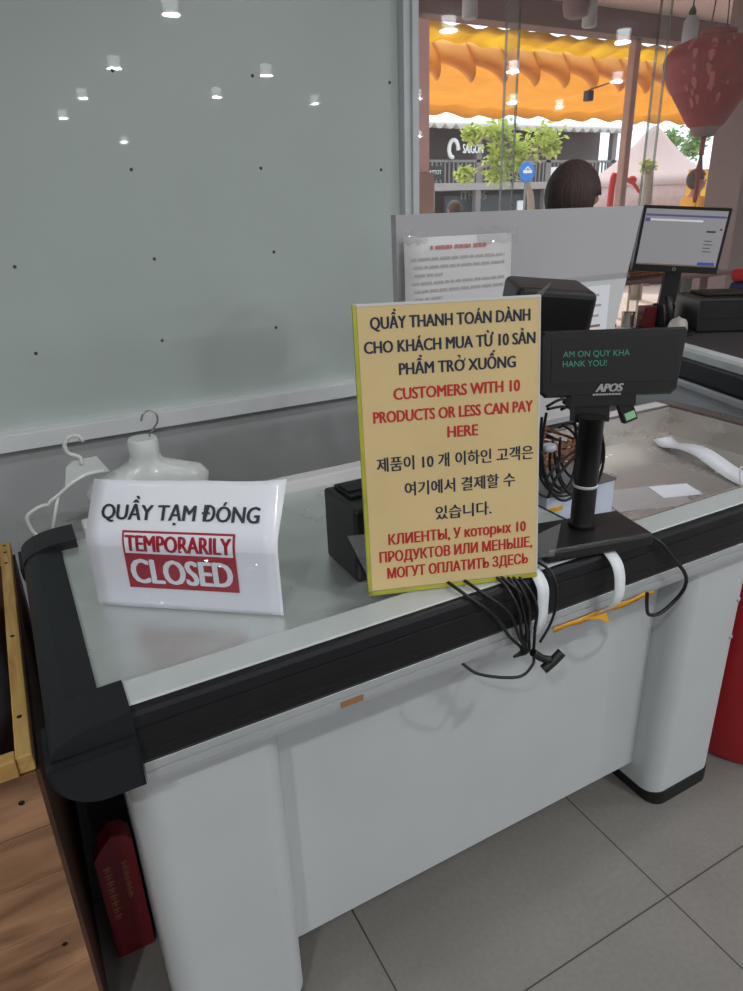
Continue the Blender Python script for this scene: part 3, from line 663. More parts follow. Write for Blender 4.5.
# ------------------------------------------------------------------ wooden crate at the left
cx1 = -.088
cr_ = thing('wooden_crate', 'rough wooden plank crate at the left end of the counter', 'crate', (-.35, 1.3, 0))
ZC = .66
b = NB(); box(b, cx1-.022, cx1, .905, 1.70, ZC-.03, ZC, bev=.002); o = obj('side_rail', b, M['crateY'], cr_)
for y in (1.0, 1.25, 1.58, 1.64, 1.68):
    b = NB(); lathe(b, [(.004, ZC), (.004, ZC+.0006), (.002, ZC+.001)], (cx1-.012, y, 0), 10); obj('screw', b, M['screw'], o)
b = NB(); box(b, -.62, cx1-.022, .900, .925, ZC-.03, ZC, bev=.002); obj('front_rail', b, M['crateX'], cr_)
b = NB(); box(b, -.62, cx1-.022, 1.68, 1.70, ZC-.05, ZC+.01, bev=.002); obj('back_rail', b, M['crateX'], cr_)
z = ZC-.032
random.seed(5)
for i in range(6):
    h = (.105, .095, .11, .10, .10, .09)[i]
    b = NB(); box(b, -.62, cx1-.002, .905, .925, max(.001, z-h), z-.0015, bev=.001); rotz(b, 0, (0, 0, 0)); p = obj('front_board', b, M['crate'], cr_)
    if i in (1, 2, 4): z -= h; continue
    b = NB(); lathe(b, [(.0045, 0), (.0045, .001), (.002, .002)], n=10); bmesh.ops.transform(b, verts=b.verts, matrix=Matrix.Translation((cx1-.03-.01*(i % 3), .9055, z-h*.45)) @ Matrix.Rotation(PI/2, 4, 'X')); obj('nail', b, M['screw'], p)
    z -= h
b = NB(); box(b, cx1-.002, cx1+.004, .905, 1.69, .001, ZC-.032); obj('side_panel', b, M['crateD'], cr_)
b = NB(); box(b, -.62, cx1-.01, .925, 1.68, .30, .315); obj('bottom', b, M['crateD'], cr_)
b = NB(); box(b, -.64, -.62, .905, 1.70, .001, ZC, bev=.002); obj('side_board', b, M['crate'], cr_)
b = NB(); box(b, -.60, cx1-.03, 1.68, 1.70, .30, ZC-.05); obj('back_panel', b, M['crateD'], cr_)
b = NB(); lathe(b, [(.10, .3155), (.15, .34), (.16, .45), (.15, .56), (.13, .62), (.06, .63)], (-.29, 1.43, 0), 20, sx=1.05, sy=1.2)
for v in b.verts: v.co += Vector((random.uniform(-1, 1), random.uniform(-1, 1), 0))*.006
tag(obj('cloth_bundle', b, M['greycl']), 'grey cloth bundle lying inside the wooden crate', 'cloth')
# red gift box between crate and counter
rb = thing('red_carton', 'tall red card box with gold print wedged between crate and counter', 'box', (-.03, 1.10, 0))
b = NB(); prism(b, [(-.055, .001), (.016, .001), (.016, .288), (.004, .305), (-.018, .312), (-.040, .290), (-.055, .268)], 1.045, 1.085, 'Y'); obj('box_body', b, M['redbox'], rb)
for u0, n_, s_ in ((-.044, 8, .014), (-.012, 7, .010)):
    b = NB()
    for i in range(n_):
        z = .24-i*(s_+.004)
        box(b, u0, u0+s_, 1.0441, 1.0449, z, z+.0025); box(b, u0+s_*.45, u0+s_*.55, 1.0441, 1.0449, z-.006, z+s_*.45); box(b, u0+s_*.1, u0+s_*.8, 1.0441, 1.0449, z-.007, z-.0052)
    obj('gold_print', b, M['gold'], rb)
# red bin
rbn = thing('red_bin', 'tall red plastic bin under the counter right of the right pillar', 'bin', (1.60, 1.0, 0))
b = NB(); lathe(b, [(.15, .001), (.158, .012), (.175, .55), (.178, .57), (.17, .575), (.165, .56), (.145, .03)], (1.573, .86, 0), 40); obj('body', b, M['redbin'], rbn)
b = NB(); lathe(b, [(.176, .55), (.183, .553), (.183, .572), (.176, .576)], (1.573, .86, 0), 40); obj('rim', b, M['redbin'], rbn)

# ------------------------------------------------------------------ second counter with its monitor
A2 = -.30
c2loc = Vector((2.33, 1.56, 0))
c2 = thing('service_counter', 'second white counter with black band, standing right behind the steel well', 'counter', tuple(c2loc), A2)
T2 = WM[c2.name]
def c2o(name, bm, m, par=None): bm.transform(T2); return obj(name, bm, m, par or c2)
# local: x to the right (into the counter), y along the edge
b = NB(); box(b, .03, 1.0, -.75, .92, .79, .80); c2o('worktop', b, M['c2top'])
b = NB(); box(b, .10, .85, -.12, .88, .80, .8025); c2o('counter_mat', b, M['mat'])
b = NB(); box(b, .0, .04, -.75, .92, .772, .803, bev=.003); c2o('edge_lip', b, M['lip'])
b = NB(); prism(b, [(.04, .771), (-.003, .771), (-.008, .762), (-.009, .70), (-.004, .688), (.04, .688)], -.75, .92, 'Y'); c2o('bumper', b, M['bumper'])
b = NB(); box(b, -.004, .04, -.75, .92, .648, .687, bev=.012, seg=4); c2o('edge_rail', b, M['alu'])
b = NB(); box(b, .05, 1.0, -.73, .90, .0, .79); c2o('body', b, M['white'])
# cash box
C2 = lambda x, y, z: T2 @ Vector((x, y, z))
pb = thing('cash_printer', 'black box-shaped printer under the monitor on the second counter', 'printer', (2.92, 2.1, .8025), -.5)
TP = WM[pb.name]
def loc_o(name, bm, m, par, T): bm.transform(T); return obj(name, bm, m, par)
b = NB(); box(b, -.11, .2, -.10, .17, 0.0005, .150, bev=.008); loc_o('body', b, M['black'], pb, TP)
b = NB(); box(b, -.06, .17, -.02, .14, .150, .165, bev=.006); loc_o('cover', b, M['blackm'], pb, TP)
b = NB(); box(b, -.112, .202, -.102, -.098, .06, .064); loc_o('seam', b, M['bumper'], pb, TP)
# monitor
import itertools
MQ = dict(o=Vector((2.36, 2.135, 1.06)), a=-.50, t=.10, b=-.03)
my, mt, mrl = -.60, -.06, -.07
e1 = Vector((math.cos(my), math.sin(my), 0)); mb = Vector((-math.sin(my), math.cos(my), 0)); e2 = Vector((0, 0, math.cos(mt)))+mb*math.sin(mt)
mu = e1*math.cos(mrl)+e2*math.sin(mrl); mv = -e1*math.sin(mrl)+e2*math.cos(mrl); mn = -(mb*math.cos(mt)-Vector((0, 0, math.sin(mt))))
MO = Vector((2.457, 2.19, 1.088))
mon = thing('monitor', 'black computer monitor with a pale lit screen on the second counter', 'monitor', (2.52, 2.05, .81))
def mp(u, v, o=0): return MO+mu*u+mv*v+mn*o
MWd, MHt = .355, .262
b = NB(); slab(b, 0, MWd, 0, MHt, -.028, 0, mp); bz = obj('bezel', b, M['black'], mon)
b = NB(); slab(b, .012, MWd-.012, .028, MHt-.012, 0, .0012, mp, 0)
s = lambda u, v: mp(u, v, .0018)
add_rect(b, .014, MWd-.014, MHt-.040, MHt-.032, s, 1); add_rect(b, .014, .035, MHt-.062, MHt-.048, s, 1)
add_rect(b, .036, 0.25, MHt-.058, MHt-.05, s, 4); add_rect(b, .265, .335, .034, .046, s, 2); add_rect(b, .272, .31, .165, .172, s, 3); add_rect(b, .325, .334, .175, .182, s, 3)
for i in range(4): add_rect(b, .272, .272+.03+.008*(i % 2), .13-.014*i, .133-.014*i, s, 3)
add_rect(b, .014, MWd-.014, .029, .033, s, 5)
obj('screen', b, [M['screen'], M['scrbar'], M['scrblue'], M['scrdk'], M['scrw'], M['gold']], bz, fixn=False)
b = NB()
for j in range(20): pass
tube(b, [mp(.175+.006*math.cos(j*PI/6), .014+.006*math.sin(j*PI/6), .0008) for j in range(13)], .001, 5, k=0); obj('maker_badge', b, M['silver'], bz)
b = NB(); P4 = lambda u, v, o: mp(u, v, o); slab(b, .15, .22, -.14, .12, -.05, -.028, mp); obj('stand', b, M['black'], mon)
bs = mp(.185, 0, -.02); b = NB(); lathe(b, [(.11, .8045), (.108, .812), (.05, .818)], (bs.x+.06, bs.y+.02, 0), 28, sx=1, sy=.8); tube(b, [(bs.x+.05, bs.y+.02, .814), mp(.185, -.10, -.04)], .02, 10, k=0); obj('stand_base', b, M['black'], mon)
for x, y, zz, nm in ((0, 0, 0, 0),):
    pass
# shelf of small things between monitor and glass
def on2(px, py, z=.8035):
    d = cr*((px-371.5)/F_PX)-cu_*((py-495.5)/F_PX)+fw; t = (z-CAM_H)/d.z
    return Vector((d.x*t, d.y*t, z))
def lump(name, c, rx, ry, h, m, label, cat, seed):
    random.seed(seed); bm = NB(); bmesh.ops.create_icosphere(bm, subdivisions=3, radius=1)
    for v in bm.verts:
        k = 1+.13*math.sin(v.co.x*7+seed)*math.cos(v.co.y*6)+random.uniform(-.03, .03); v.co = Vector((c.x+v.co.x*rx*k, c.y+v.co.y*ry*k, c.z+.0005+h/2+max(-1, min(1.2, v.co.z*k))*h/2))
    for f in bm.faces: f.smooth = True
    return tag(obj(name, bm, m), label, cat)
lump('plastic_bag', on2(676, 341, .8005), .04, .04, .10, M['bag'], 'crumpled white plastic bag on the second counter, right of the tape roll', 'bag', 2)
b = NB(); p = on2(661, 326, .8005); lathe(b, [(.05, 0), (.052, .005), (.052, .10), (.046, .105), (.02, .106)], p, 20); tag(obj('tape_roll', b, M['blackm']), 'round black holder on the second counter under the monitor', 'holder')
rx = thing('red_packet', 'red packet standing left of the round black holder', 'packet', tuple(on2(645, 327, .8005)), A2)
b = NB(); box(b, -.032, .034, -.03, .03, 0, .10, bev=.003); loc_o('box_body', b, M['redbox'], rx, WM[rx.name])
b = NB(); box(b, -.034, -.032, -.02, .02, .04, .06); loc_o('gold_print', b, M['gold'], rx, WM[rx.name])
cp = thing('metal_cup', 'small silver tin left of the red packet on the second counter', 'tin', tuple(on2(627, 327, .8005)))
b = NB(); lathe(b, [(.028, 0), (.03, .003), (.03, .06), (.032, .063), (.026, .064)], on2(627, 327, .8005), 20); obj('body', b, M['cup'], cp)
b = NB(); lathe(b, [(.033, .064), (.033, .072), (.02, .075)], on2(627, 327, .8005), 20); obj('lid', b, M['cup'], cp)
# shelf with basket at window
sh = thing('wicker_basket', 'low brown wicker basket on a dark shelf below the monitor', 'basket', (2.75, 2.45, 1.0))
b = NB()
for k in range(4): tube(b, [(2.42, 2.42, 1.034+.014*k), (2.95, 2.42, 1.034+.014*k), (2.95, 2.54, 1.034+.014*k), (2.42, 2.54, 1.034+.014*k), (2.42, 2.42, 1.034+.014*k)], .007, 6, k=0)
for i in range(20): x = 2.425+.027*i; tube(b, [(x, 2.413, 1.027), (x+.008, 2.427, 1.05), (x, 2.413, 1.08)], .004, 5, k=0)
obj('woven_side', b, M['wicker'], sh)
b = NB(); box(b, 2.42, 2.95, 2.42, 2.54, 1.0215, 1.027); obj('bottom', b, M['wicker'], sh)
b = NB(); box(b, 2.30, 3.4, 2.36, 2.58, 1.0, 1.02, bev=.003); o = thing('window_shelf', 'dark shelf in front of the glass holding the wicker basket', 'shelf', (2.8, 2.47, 0)); obj('shelf_board', b, M['brown'], o)
for x in (2.32, 3.38):
    b = NB(); box(b, x-.012, x+.012, 2.50, 2.53, 0.001, 1.0); obj('leg', b, M['brown'], o)
for k, (m, lab) in enumerate(((M['blucl'], 'dark blue cloth folded lowest in the stack by the right edge'), (M['redcl'], 'red woven cloth folded under the narrower red cloth on the stack'), (M['blucl'], 'dark blue cloth folded between the red cloths of the stack'), (M['redcl'], 'red cloth folded on top of the stack by the right edge'))):
    z = .803+.06*k; b = NB(); box(b, .66, .92, .76, .95, z+.0005, z+.0595, bev=.02, seg=3); b.transform(T2); tag(obj('folded_cloth', b, m), lab, 'cloth', 'folded cloths on the right')

# ------------------------------------------------------------------ people
def skin_mesh(V, E, R, levels=2):
    bm = NB(); lay = bm.verts.layers.skin.verify(); vs_ = []
    for i, p in enumerate(V):
        v = bm.verts.new(p); r = R[i]; v[lay].radius = r if isinstance(r, tuple) else (r, r); v[lay].use_root = (i == 0); vs_.append(v)
    for a, c in E: bm.edges.new((vs_[a], vs_[c]))
    me = bpy.data.meshes.new('s'); bm.to_mesh(me); bm.free()
    o = bpy.data.objects.new('s', me); COL.objects.link(o)
    sk = o.modifiers.new('sk', 'SKIN'); sk.use_smooth_shade = True
    sb = o.modifiers.new('sb', 'SUBSURF'); sb.levels = levels; sb.render_levels = levels
    bpy.context.view_layer.update()
    m2 = bpy.data.meshes.new_from_object(o.evaluated_get(bpy.context.evaluated_depsgraph_get()))
    bpy.data.objects.remove(o); b2 = NB(); b2.from_mesh(m2); bpy.data.meshes.remove(m2); return b2
def person(loc, rz, h, label, shirt, headturn=0):
    k = h/1.62
    t = thing('person', label, 'person', loc, rz); T = Matrix.Translation(loc) @ Matrix.Rotation(rz, 4, 'Z') @ Matrix.Scale(k, 4)
    V = [(0, 0, .90), (0, .005, 1.05), (0, .01, 1.22), (0, .012, 1.33), (0, 0, 1.39), (0, -.012, 1.46), (0, -.012, 1.53), (0, 0, 1.585)]
    R = [(.15, .10), (.125, .09), (.14, .095), (.075, .06), (.05, .05), (.066, .078), (.074, .092), (.05, .06)]
    E = [(i, i+1) for i in range(7)]
    def add(p, r, par): V.append(p); R.append(r); E.append((par, len(V)-1)); return len(V)-1
    for s_ in (-1, 1):
        a = add((s_*.16, .01, 1.29), .05, 2); a = add((s_*.20, .02, 1.05), .040, a); a = add((s_*.21, -.05, .85), .030, a); a = add((s_*.21, -.07, .79), (.02, .036), a); pm = a
        for i in range(4): f = add((s_*.208+(-.001), -.10+.022*i, .72), .009, pm); add((s_*.204, -.103+.022*i, .685), .008, f)
        f = add((s_*.19, -.11, .76), .01, pm)
        a = add((s_*.09, 0, .82), .085, 0); a = add((s_*.10, -.01, .48), .058, a); a = add((s_*.10, .02, .09), .038, a); a = add((s_*.10, -.06, .035), .035, a); add((s_*.10, -.14, .025), .025, a)
        add((s_*.080, .0, 1.49), .013, 6)
    add((0, -.115, 1.475), .011, 5)
    def twist(bm_):
        for v in bm_.verts:
            a = headturn*max(0, min(1, (v.co.z-1.34)/.07))
            if a: v.co = Matrix.Rotation(a, 3, 'Z') @ v.co
    b2 = skin_mesh(V, E, R); twist(b2); b2.transform(T); obj('body', b2, M['skin'], t, fixn=False)
    # hair: shell over the skull, open at the face
    bm = NB(); bmesh.ops.create_uvsphere(bm, u_segments=28, v_segments=18, radius=1)
    for v in bm.verts: v.co = Vector((v.co.x*.092, v.co.y*.112+.012, v.co.z*.115+1.515))
    bmesh.ops.delete(bm, geom=[v for v in bm.verts if (v.co.y < -.045 and v.co.z < 1.55) or v.co.z < 1.40 or (abs(v.co.x) > .06 and v.co.y < .02 and v.co.z < 1.50)], context='VERTS')
    solid(bm, list(bm.faces), .006)
    for f in bm.faces: f.smooth = True
    twist(bm); bm.transform(T); obj('hair', bm, M['hair'], t)
    # eyes and mouth sit on the face
    for s_ in (-1, 1):
        bm = NB(); bmesh.ops.create_uvsphere(bm, u_segments=10, v_segments=8, radius=.010); bm.transform(T @ Matrix.Rotation(headturn, 4, 'Z') @ Matrix.Translation((s_*.03, -.088, 1.50))); obj('eye', bm, M['ink'], t)
    bm = NB(); tube(bm, [(-.022, -.080, 1.438), (0, -.086, 1.436), (.022, -.080, 1.438)], .004, 6); bm.transform(T @ Matrix.Rotation(headturn, 4, 'Z')); obj('mouth', bm, M['redgrey'], t)
    # shirt and trousers
    V = [(0, 0, .90), (0, .005, 1.05), (0, .01, 1.22), (0, .012, 1.31)]; R = [(.165, .118), (.142, .106), (.155, .112), (.085, .075)]; E = [(0, 1), (1, 2), (2, 3)]
    for s_ in (-1, 1): a = add((s_*.165, .01, 1.29), .062, 2); a = add((s_*.195, .018, 1.12), .054, a)
    b2 = skin_mesh(V, E, R); b2.transform(T); obj('shirt', b2, shirt, t, fixn=False)
    V = [(0, 0, .90)]; R = [(.158, .112)]; E = []
    for s_ in (-1, 1): a = add((s_*.09, 0, .81), .095, 0); a = add((s_*.10, -.008, .48), .072, a); a = add((s_*.10, .02, .10), .056, a)
    b2 = skin_mesh(V, E, R); b2.transform(T); obj('trousers', b2, M['trous'], t, fixn=False)
    return t
person((1.68, 1.76, 0), 1.3, 1.48, 'person with short dark hair standing behind the grey board', M['bshirt'], .7)

# ------------------------------------------------------------------ outside
b = NB(); box(b, -10, 40, YW+.1, 40, -.2, -.02); struct('ground', b, M['street'])
b = NB(); box(b, -3, 14, YW+.1, 5.4, 2.84, 2.92); struct('veranda_ceiling', b, M['soffit'])
vb = NB(); box(vb, 0, 14, 4.93, 5.10, 2.66, 2.84, bev=.006); tag(obj('veranda_beam', vb, M['brown']), 'long brown beam under the veranda roof', 'beam')
vp = thing('veranda_post', 'brown wooden veranda post left of the red lantern', 'post', (5.35, 5.02, -.02))
b = NB(); box(b, 5.335, 5.405, 4.98, 5.06, -.02, 2.66, bev=.01); obj('shaft', b, M['post'], vp)
b = NB(); box(b, 5.31, 5.43, 4.95, 5.09, -.019, .25, bev=.01); obj('foot', b, M['brown'], vp)
vp = thing('plaster_column', 'pinkish plaster column outside at the left edge of the clear glass', 'column', (3.0, 5.02, -.02))
b = NB(); box(b, 2.86, 3.17, 4.90, 5.12, 1.62, 2.62, bev=.01); obj('shaft', b, M['pink'], vp)
b = NB(); box(b, 2.83, 3.20, 4.88, 5.14, -.02, 1.62, bev=.01); obj('pedestal', b, M['post'], vp)
vp = thing('wooden_pillar', 'thick dark brown pillar outside behind the monitor', 'pillar', (5.3, 3.65, -.02))
b = NB(); box(b, 4.96, 5.75, 3.5, 3.8, -.02, 2.84, bev=.012); obj('shaft', b, M['brown'], vp)
b = NB(); box(b, 4.93, 5.78, 3.47, 3.83, -.019, .2, bev=.012); obj('foot', b, M['brown'], vp)
# yellow roofing sheet, gathered folds, awning
yr = thing('roofing_sheet', 'yellow corrugated roofing sheet behind the veranda beam', 'roofing', (6.5, 5.4, 2.6))
b = NB(); sheet(b, [[(2.0+.06*i, 5.20+.3*j/3, 2.685-.06*j/3+.014*math.sin(i*1.4)+.01*math.sin(i*.37+j)) for i in range(170)] for j in range(4)], .004); obj('panel', b, M['gold2'], yr)
aw = thing('awning', 'large orange fabric awning hanging over the street side', 'awning', (6.8, 6.5, 2.3))
b = NB()
rows = 14; cols = 180
gridp = []
for j in range(rows+1):
    k = j/rows
    row = []
    for i in range(cols+1):
        x = 3.35+(11.5-3.35)*i/cols
        y = 5.75+1.55*k; z = 2.78-.36*k - .05*math.sin(k*PI)
        z += .02*math.sin(x*14)*(k if k > .4 else .1)*.6+.012*math.sin(x*5+k*9)
        row.append((x, y, z))
    gridp.append(row)
gridp.append([(x, y+.01, z-.06-.035*abs(math.sin((x)*7))) for x, y, z in gridp[-1]])
sheet(b, gridp, .003); obj('canopy', b, M['orange'], aw)
for i in range(22):
    x = 3.3+.36*i
    b = NB(); g = []
    for j in range(9):
        a = j/8; row = []
        for q_ in range(9):
            s_ = q_/8; dz = -.20*math.sin(a*PI*.55); dy = -.10*math.sin(a*PI)
            row.append((x+.38*s_+.05*a, 5.66+dy-.05*math.sin(s_*PI)*a, 2.68+dz*1.1-.09*(s_**2)*a+.05*(1-s_)*a))
        g.append(row)
    sheet(b, g, .003); obj('fold', b, M['orange'], aw)
b = NB(); tube(b, [(2, 5.70, 2.70), (12, 5.70, 2.70)], .02, 8, k=0); obj('roller_bar', b, M['brown'], aw)
ar = thing('wall_lamp', 'small lamp on a thin arm fixed to the brown veranda post', 'lamp', (5.3, 4.94, 2.1))
p0 = at(612, 82, 4.94); p1 = at(589, 90, 4.75)
b = NB(); tube(b, [p0, p1], .006, 6, k=0); obj('arm', b, M['railing'], ar)
b = NB(); box(b, p1.x-.03, p1.x+.03, p1.y-.03, p1.y+.03, p1.z-.08, p1.z-.005, bev=.006); obj('lamp_head', b, M['black'], ar)
# red lantern
LC = at(712, 78, 3.05)
ln = thing('silk_lantern', 'big red silk lantern hanging by the dark pillar', 'lantern', tuple(LC))
prf = [(.085, -.252), (.10, -.243), (.115, -.22), (.175, -.125), (.235, -.03), (.268, .045), (.275, .085), (.265, .125), (.225, .165), (.165, .187), (.105, .196), (.10, .20)]
b = NB(); lathe(b, prf, LC, 40); body = obj('shade', b, M['redlac'], ln)
random.seed(11)
b = NB()
def lan(th, z):
    for (r0_, z0), (r1, z1) in zip(prf, prf[1:]):
        if z0 <= z <= z1: r = r0_+(r1-r0_)*(z-z0)/(z1-z0); break
    else: r = .2
    r += .003; return LC+Vector((math.cos(th)*r, math.sin(th)*r, z))
for q_ in range(60):
    th_ = random.uniform(PI, 2*PI); z_ = random.uniform(-.14, .15); s_ = random.uniform(.012, .03)
    try: b.faces.new([b.verts.new(lan(th_+s_*3*math.cos(a)*(.7+.3*math.sin(a*3)), z_+s_*math.sin(a))) for a in [i*PI/4 for i in range(8)]])
    except ValueError: pass
obj('printed_flowers', b, M['lanfl'], body)
b = NB(); lathe(b, [(.098, .196), (.10, .20), (.10, .228), (.09, .232)], LC, 28); obj('top_ring', b, M['redlac'], ln)
b = NB(); lathe(b, [(.05, -.30), (.065, -.29), (.085, -.252), (.085, -.246)], LC, 24); obj('bottom_cap', b, M['brown'], ln)
b = NB()
for dx in (-.07, .07): tube(b, [LC+Vector((dx, 0, .23)), LC+Vector((dx*.6, 0, .50)), Vector((LC.x, LC.y, 2.84))], .004, 6)
obj('hanging_wire', b, M['cable'], ln)
b = NB(); tube(b, [LC+Vector((0, 0, -.30)), LC+Vector((0, 0, -.40))], .014, 8, k=0); lathe(b, [(.008, -.66), (.014, -.64), (.012, -.52), (.022, -.49), (.008, -.40)], LC, 14); obj('tassel', b, M['redlac'], ln)
# grey pendant lamps
def pend(px, py, Y, label):
    p = at(px, py, Y); t = thing('pendant_lamp', label, 'lamp', tuple(p), group='unlit pendants under the veranda')
    b = NB(); lathe(b, [(.04, -.09), (.05, -.08), (.047, .07), (.025, .10)], p, 18); obj('shade', b, M['glamp'], t)
    b = NB(); tube(b, [p+Vector((0, 0, .10)), (p.x, p.y, 2.84)], .005, 6, k=0); lathe(b, [(.02, .10), (.024, .12), (.01, .15)], p, 12); obj('cord', b, M['cable'], t)
pend(690, 34, 3.6, 'unlit grey pendant lamp left of the red lantern')
pend(590, 12, 4.2, 'unlit grey pendant lamp beside the brown hanging bowl')
pend(470, 2, 4.2, 'unlit grey pendant lamp at the photo top, near left of veranda')
p = at(577, 2, 4.0); b = NB(); lathe(b, [(.04, -.09), (.075, -.075), (.09, -.02), (.085, .04), (.05, .08), (.03, .12)], p, 24); t = thing('hanging_bowl', 'dark brown round bowl-shaped hanging shade at the photo top', 'shade', tuple(p)); obj('bowl', b, M['brown'], t)
b = NB(); tube(b, [p+Vector((0, 0, .12)), (p.x, p.y, 2.84)], .006, 6, k=0); obj('cord', b, M['cable'], t)
# building across the street
bl = thing('shop_building', 'dark two-storey shop building with balcony across the street', 'building', (14, 17, -.02))
b = NB(); box(b, 9.2, 16.6, 16.5, 20, -.02, 3.4); obj('facade', b, M['bldg'], bl)
b = NB(); box(b, 9.0, 16.6, 15.6, 16.5, 1.78, 1.95); obj('balcony_slab', b, M['slab'], bl)
b = NB(); sheet(b, [[(9.0+.06*i, y, z+.05*math.sin(i*1.2)) for i in range(128)] for y, z in ((15.3, 3.20), (16.6, 3.42))], .03); obj('eave_roof', b, M['roof'], bl)
b = NB(); box(b, 9.0, 16.6, 15.62, 15.68, 2.42, 2.48); ra = obj('railing', b, M['railing'], bl)
for i in range(60):
    b = NB(); x = 9.05+.127*i; box(b, x-.02, x+.02, 15.63, 15.67, 1.95, 2.42); obj('baluster', b, M['railing'], ra)
for x in (9.3, 11.6, 13.9, 16.3):
    b = NB(); box(b, x-.08, x+.08, 15.62, 15.78, -.02, 3.22); obj('support_post', b, M['railing'], bl)
b = NB(); box(b, 10.75, 15.2, 15.9, 15.98, .2, 1.66); fpt = obj('shop_front', b, M['bldg2'], bl)
b = NB(); pz = lambda u, v: Vector((u, 15.88, v)); ix = at(461, 200, 15.88); ix2 = at(486, 200, 15.88); add_text(b, 'ITNOS', ix.x, ix2.x, ix.z, .2, pz, 0, .02); obj('sign_letters', b, M['railing'], fpt, fixn=False)
b = NB(); box(b, 13.1, 13.35, 15.85, 15.9, .9, 1.5); obj('menu_board', b, M['signw'], fpt)
b = NB(); sx_ = at(463, 153, 15.57); sx2 = at(483, 153, 15.57); add_text(b, 'SAIGON', sx_.x, sx2.x, sx_.z, .2, lambda u, v: Vector((u, 15.57, v)), 0, .03)
tube(b, [(sx_.x-.3+.16*math.cos(a*.6)*(1-.05*a), 15.57, sx_.z+.06+.26*math.sin(a*.6)*(1-.05*a)) for a in range(9)], .05, 6); obj('balcony_letters', b, M['signw'], bl, fixn=False)
def streetsign(name, px0, px1, py0, py1, Y, m, label, txt=None, tm=None, post=True):
    a = at(px0, py1, Y); c = at(px1, py0, Y); t = thing(name, label, 'sign', (a.x, Y, -.02))
    b = NB(); box(b, a.x, c.x, Y, Y+.05, a.z, c.z); 
    if txt: add_text(b, txt, a.x+.12*(c.x-a.x), c.x-.12*(c.x-a.x), a.z+.4*(c.z-a.z), .3*(c.z-a.z), lambda u, v: Vector((u, Y-.01, v)), 1, .02)
    obj('panel', b, [m, tm or m], t, fixn=False)
    b = NB(); tube(b, [((a.x+c.x)/2, Y+.06, -.02), ((a.x+c.x)/2, Y+.06, c.z)], .03, 8, k=0); obj('post', b, M['railing'], t)
streetsign('street_sign', 427, 443, 166, 180, 12, M['bldg2'], 'dark sign with white letters beside the pinkish column', 'AYTOT', M['signw'])
streetsign('white_board', 552, 570, 167, 178, 12.5, M['signw'], 'white signboard behind the round blue sign')
rs = thing('round_sign', 'round blue sign on a post before the tree trunk', 'sign', (at(527, 172, 10.4).x, 10.4, -.02))
p = at(527, 172, 10.4); b = NB(); lathe(b, [(.17, -.01), (.17, .01), (.16, .012)], n=28); bmesh.ops.transform(b, verts=b.verts, matrix=Matrix.Translation(p) @ Matrix.Rotation(PI/2, 4, 'X')); obj('disc', b, M['signblue'], rs)
b = NB(); box(b, p.x-.10, p.x+.10, p.y-.02, p.y-.013, p.z-.02, p.z+.03); tube(b, [(p.x-.06, p.y-.016, p.z+.03), (p.x, p.y-.016, p.z+.08), (p.x+.06, p.y-.016, p.z+.03)], .015, 6, k=0); obj('symbol', b, M['signw'], rs)
b = NB(); tube(b, [(p.x, p.y+.03, -.02), (p.x, p.y+.03, p.z+.1)], .02, 8, k=0); obj('post', b, M['railing'], rs)
# trees
def tree(name, Y, trunk, blobs, label, n, s, m, seed):
    random.seed(seed)
    base = at(*trunk[0], Y); t = thing(name, label, 'tree', (base.x, Y, -.02))
    pts = [Vector((base.x, Y, -.02))]+[at(x, y, Y) for x, y in trunk]
    b = NB(); tube(b, pts, lambda k: .09*(1-.5*k), 10)
    top = pts[-1]
    for (px, py, rpx) in blobs:
        c = at(px, py, Y); tube(b, [top-Vector((0, 0, .15)), (top+c)/2+Vector((0, 0, .08)), c], .025, 6)
    obj('trunk', b, M['bark'], t)
    b = NB()
    for (px, py, rpx) in blobs:
        c = at(px, py, Y); rr = rpx*1.25*Y/F_PX
        for i in range(n):
            d = Vector((random.gauss(0, .5), random.gauss(0, .5), random.gauss(0, .38)))*rr
            q = c+d; a = Vector((random.gauss(0, 1), random.gauss(0, 1), random.gauss(0, .6))).normalized()*s; e = a.cross(Vector((random.random(), random.random(), 1))).normalized()*s*.45
            V = [b.verts.new(v) for v in (q-a, q+e, q+a, q-e)]; b.faces.new(V)
    o = obj('foliage', b, m, t, fixn=False); o['kind'] = 'stuff'
tree('street_tree', 11, [(531, 212), (528, 185), (523, 165)], [(472, 134, 8), (499, 132, 14), (520, 150, 16), (545, 138, 13), (497, 156, 10), (515, 165, 10), (465, 174, 7), (498, 175, 9), (550, 150, 8)], 'slender tree with yellow green leaves across the street', 150, .075, M['leaf'], 4)
tree('street_tree', 12.5, [(668, 205), (675, 170), (678, 150)], [(672, 140, 12), (690, 150, 12), (662, 160, 9), (700, 135, 10)], 'leafy tree right of the thatched roof', 200, .08, M['leaf2'], 5)
tree('small_bush', 7.6, [(648, 190), (648, 172)], [(648, 166, 7)], 'small green plant in front of the thatched roof', 160, .05, M['leaf'], 8)
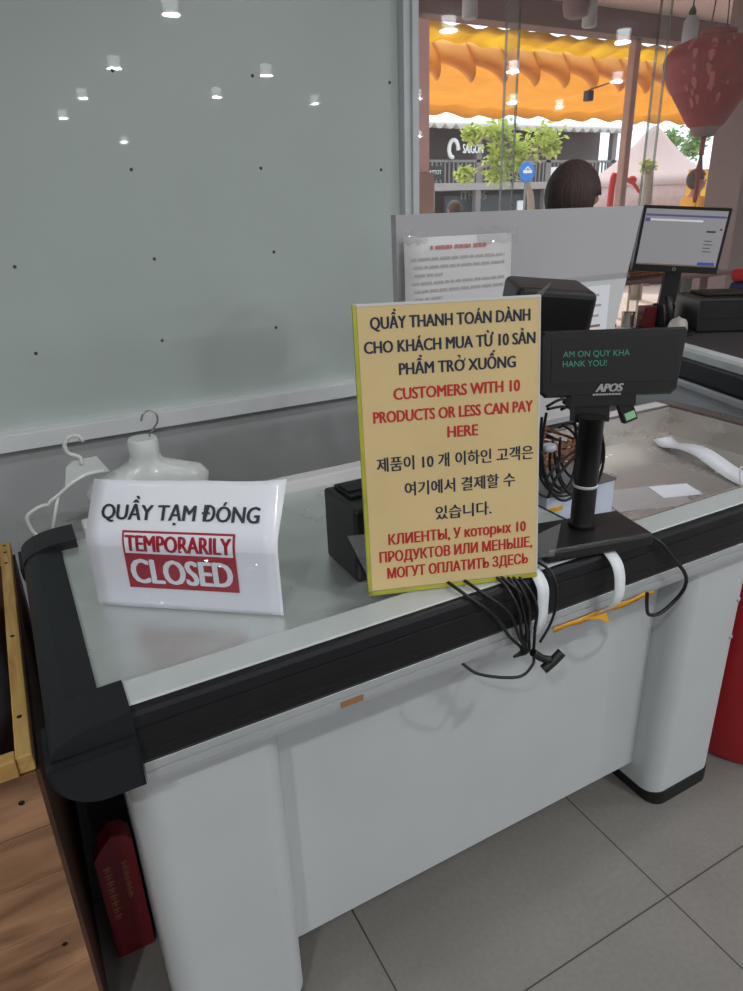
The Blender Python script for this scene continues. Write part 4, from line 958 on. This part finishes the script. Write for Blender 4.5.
# thatched kiosk
tp = Vector((at(655, 128, 9.6).x, 9.6, 0))
tk = thing('thatched_kiosk', 'round kiosk with a pale thatched cone roof', 'kiosk', (tp.x, tp.y, -.02))
b = NB(); lathe(b, [(1.36, 1.60), (1.38, 1.63), (.98, 1.80), (.72, 1.96), (.50, 2.13), (.30, 2.33), (.15, 2.50), (.03, 2.60)], tp, 40); obj('roof', b, M['thatch'], tk)
b = NB(); lathe(b, [(1.42, 1.22), (1.45, 1.24), (1.36, 1.60), (1.30, 1.62)], tp, 40); obj('lower_skirt', b, M['thatch'], tk)
b = NB(); lathe(b, [(.9, -.02), (.9, .9), (.88, .92)], tp, 28); obj('counter', b, M['bldg'], tk)
for a in range(6):
    b = NB(); tube(b, [tp+Vector((1.1*math.cos(a), 1.1*math.sin(a), -.02)), tp+Vector((1.1*math.cos(a), 1.1*math.sin(a), 1.6))], .05, 8, k=0); obj('roof_post', b, M['bark'], tk)
# hook-shaped red street figure
b = NB(); rbp = thing('red_ornament', 'curved red bird-like ornament outside left of the kiosk', 'ornament', tuple(at(618, 205, 7)))
tube(b, [Vector((at(612, 182, 7).x, 7, -.02)), at(612, 186, 7), at(618, 181, 7), at(628, 180, 7), at(634, 184, 7), at(639, 192, 7)], lambda k: .045*(1-.6*k), 8); obj('curved_body', b, M['redcl'], rbp)
b = NB(); c = at(632, 180, 7); lathe(b, [(.02, -.05), (.06, -.02), (.06, .02), (.02, .05)], c, 14); obj('head', b, M['redcl'], rbp)
person((at(693, 190, 6.2).x+.05, 6.2, -.02), 1.2, 1.73, 'person in a yellow shirt standing outside under the lantern', M['yshirt'])
person((at(454, 205, 7).x, 7.0, -.02), 3.0, 1.46, 'person with dark hair outside left, only the head showing above the board', M['bshirt'])
b = NB(); a = at(690, 205, 6.9); box(b, a.x, a.x+.5, 6.9, 7.0, .6, 1.75); t = thing('yellow_panel', 'yellow upright panel behind the person in yellow', 'panel', (a.x, 7, -.02)); obj('panel', b, M['gold2'], t)
b = NB(); box(b, a.x+.02, a.x+.48, 6.93, 6.99, -.02, .6); obj('stand', b, M['brown'], t)
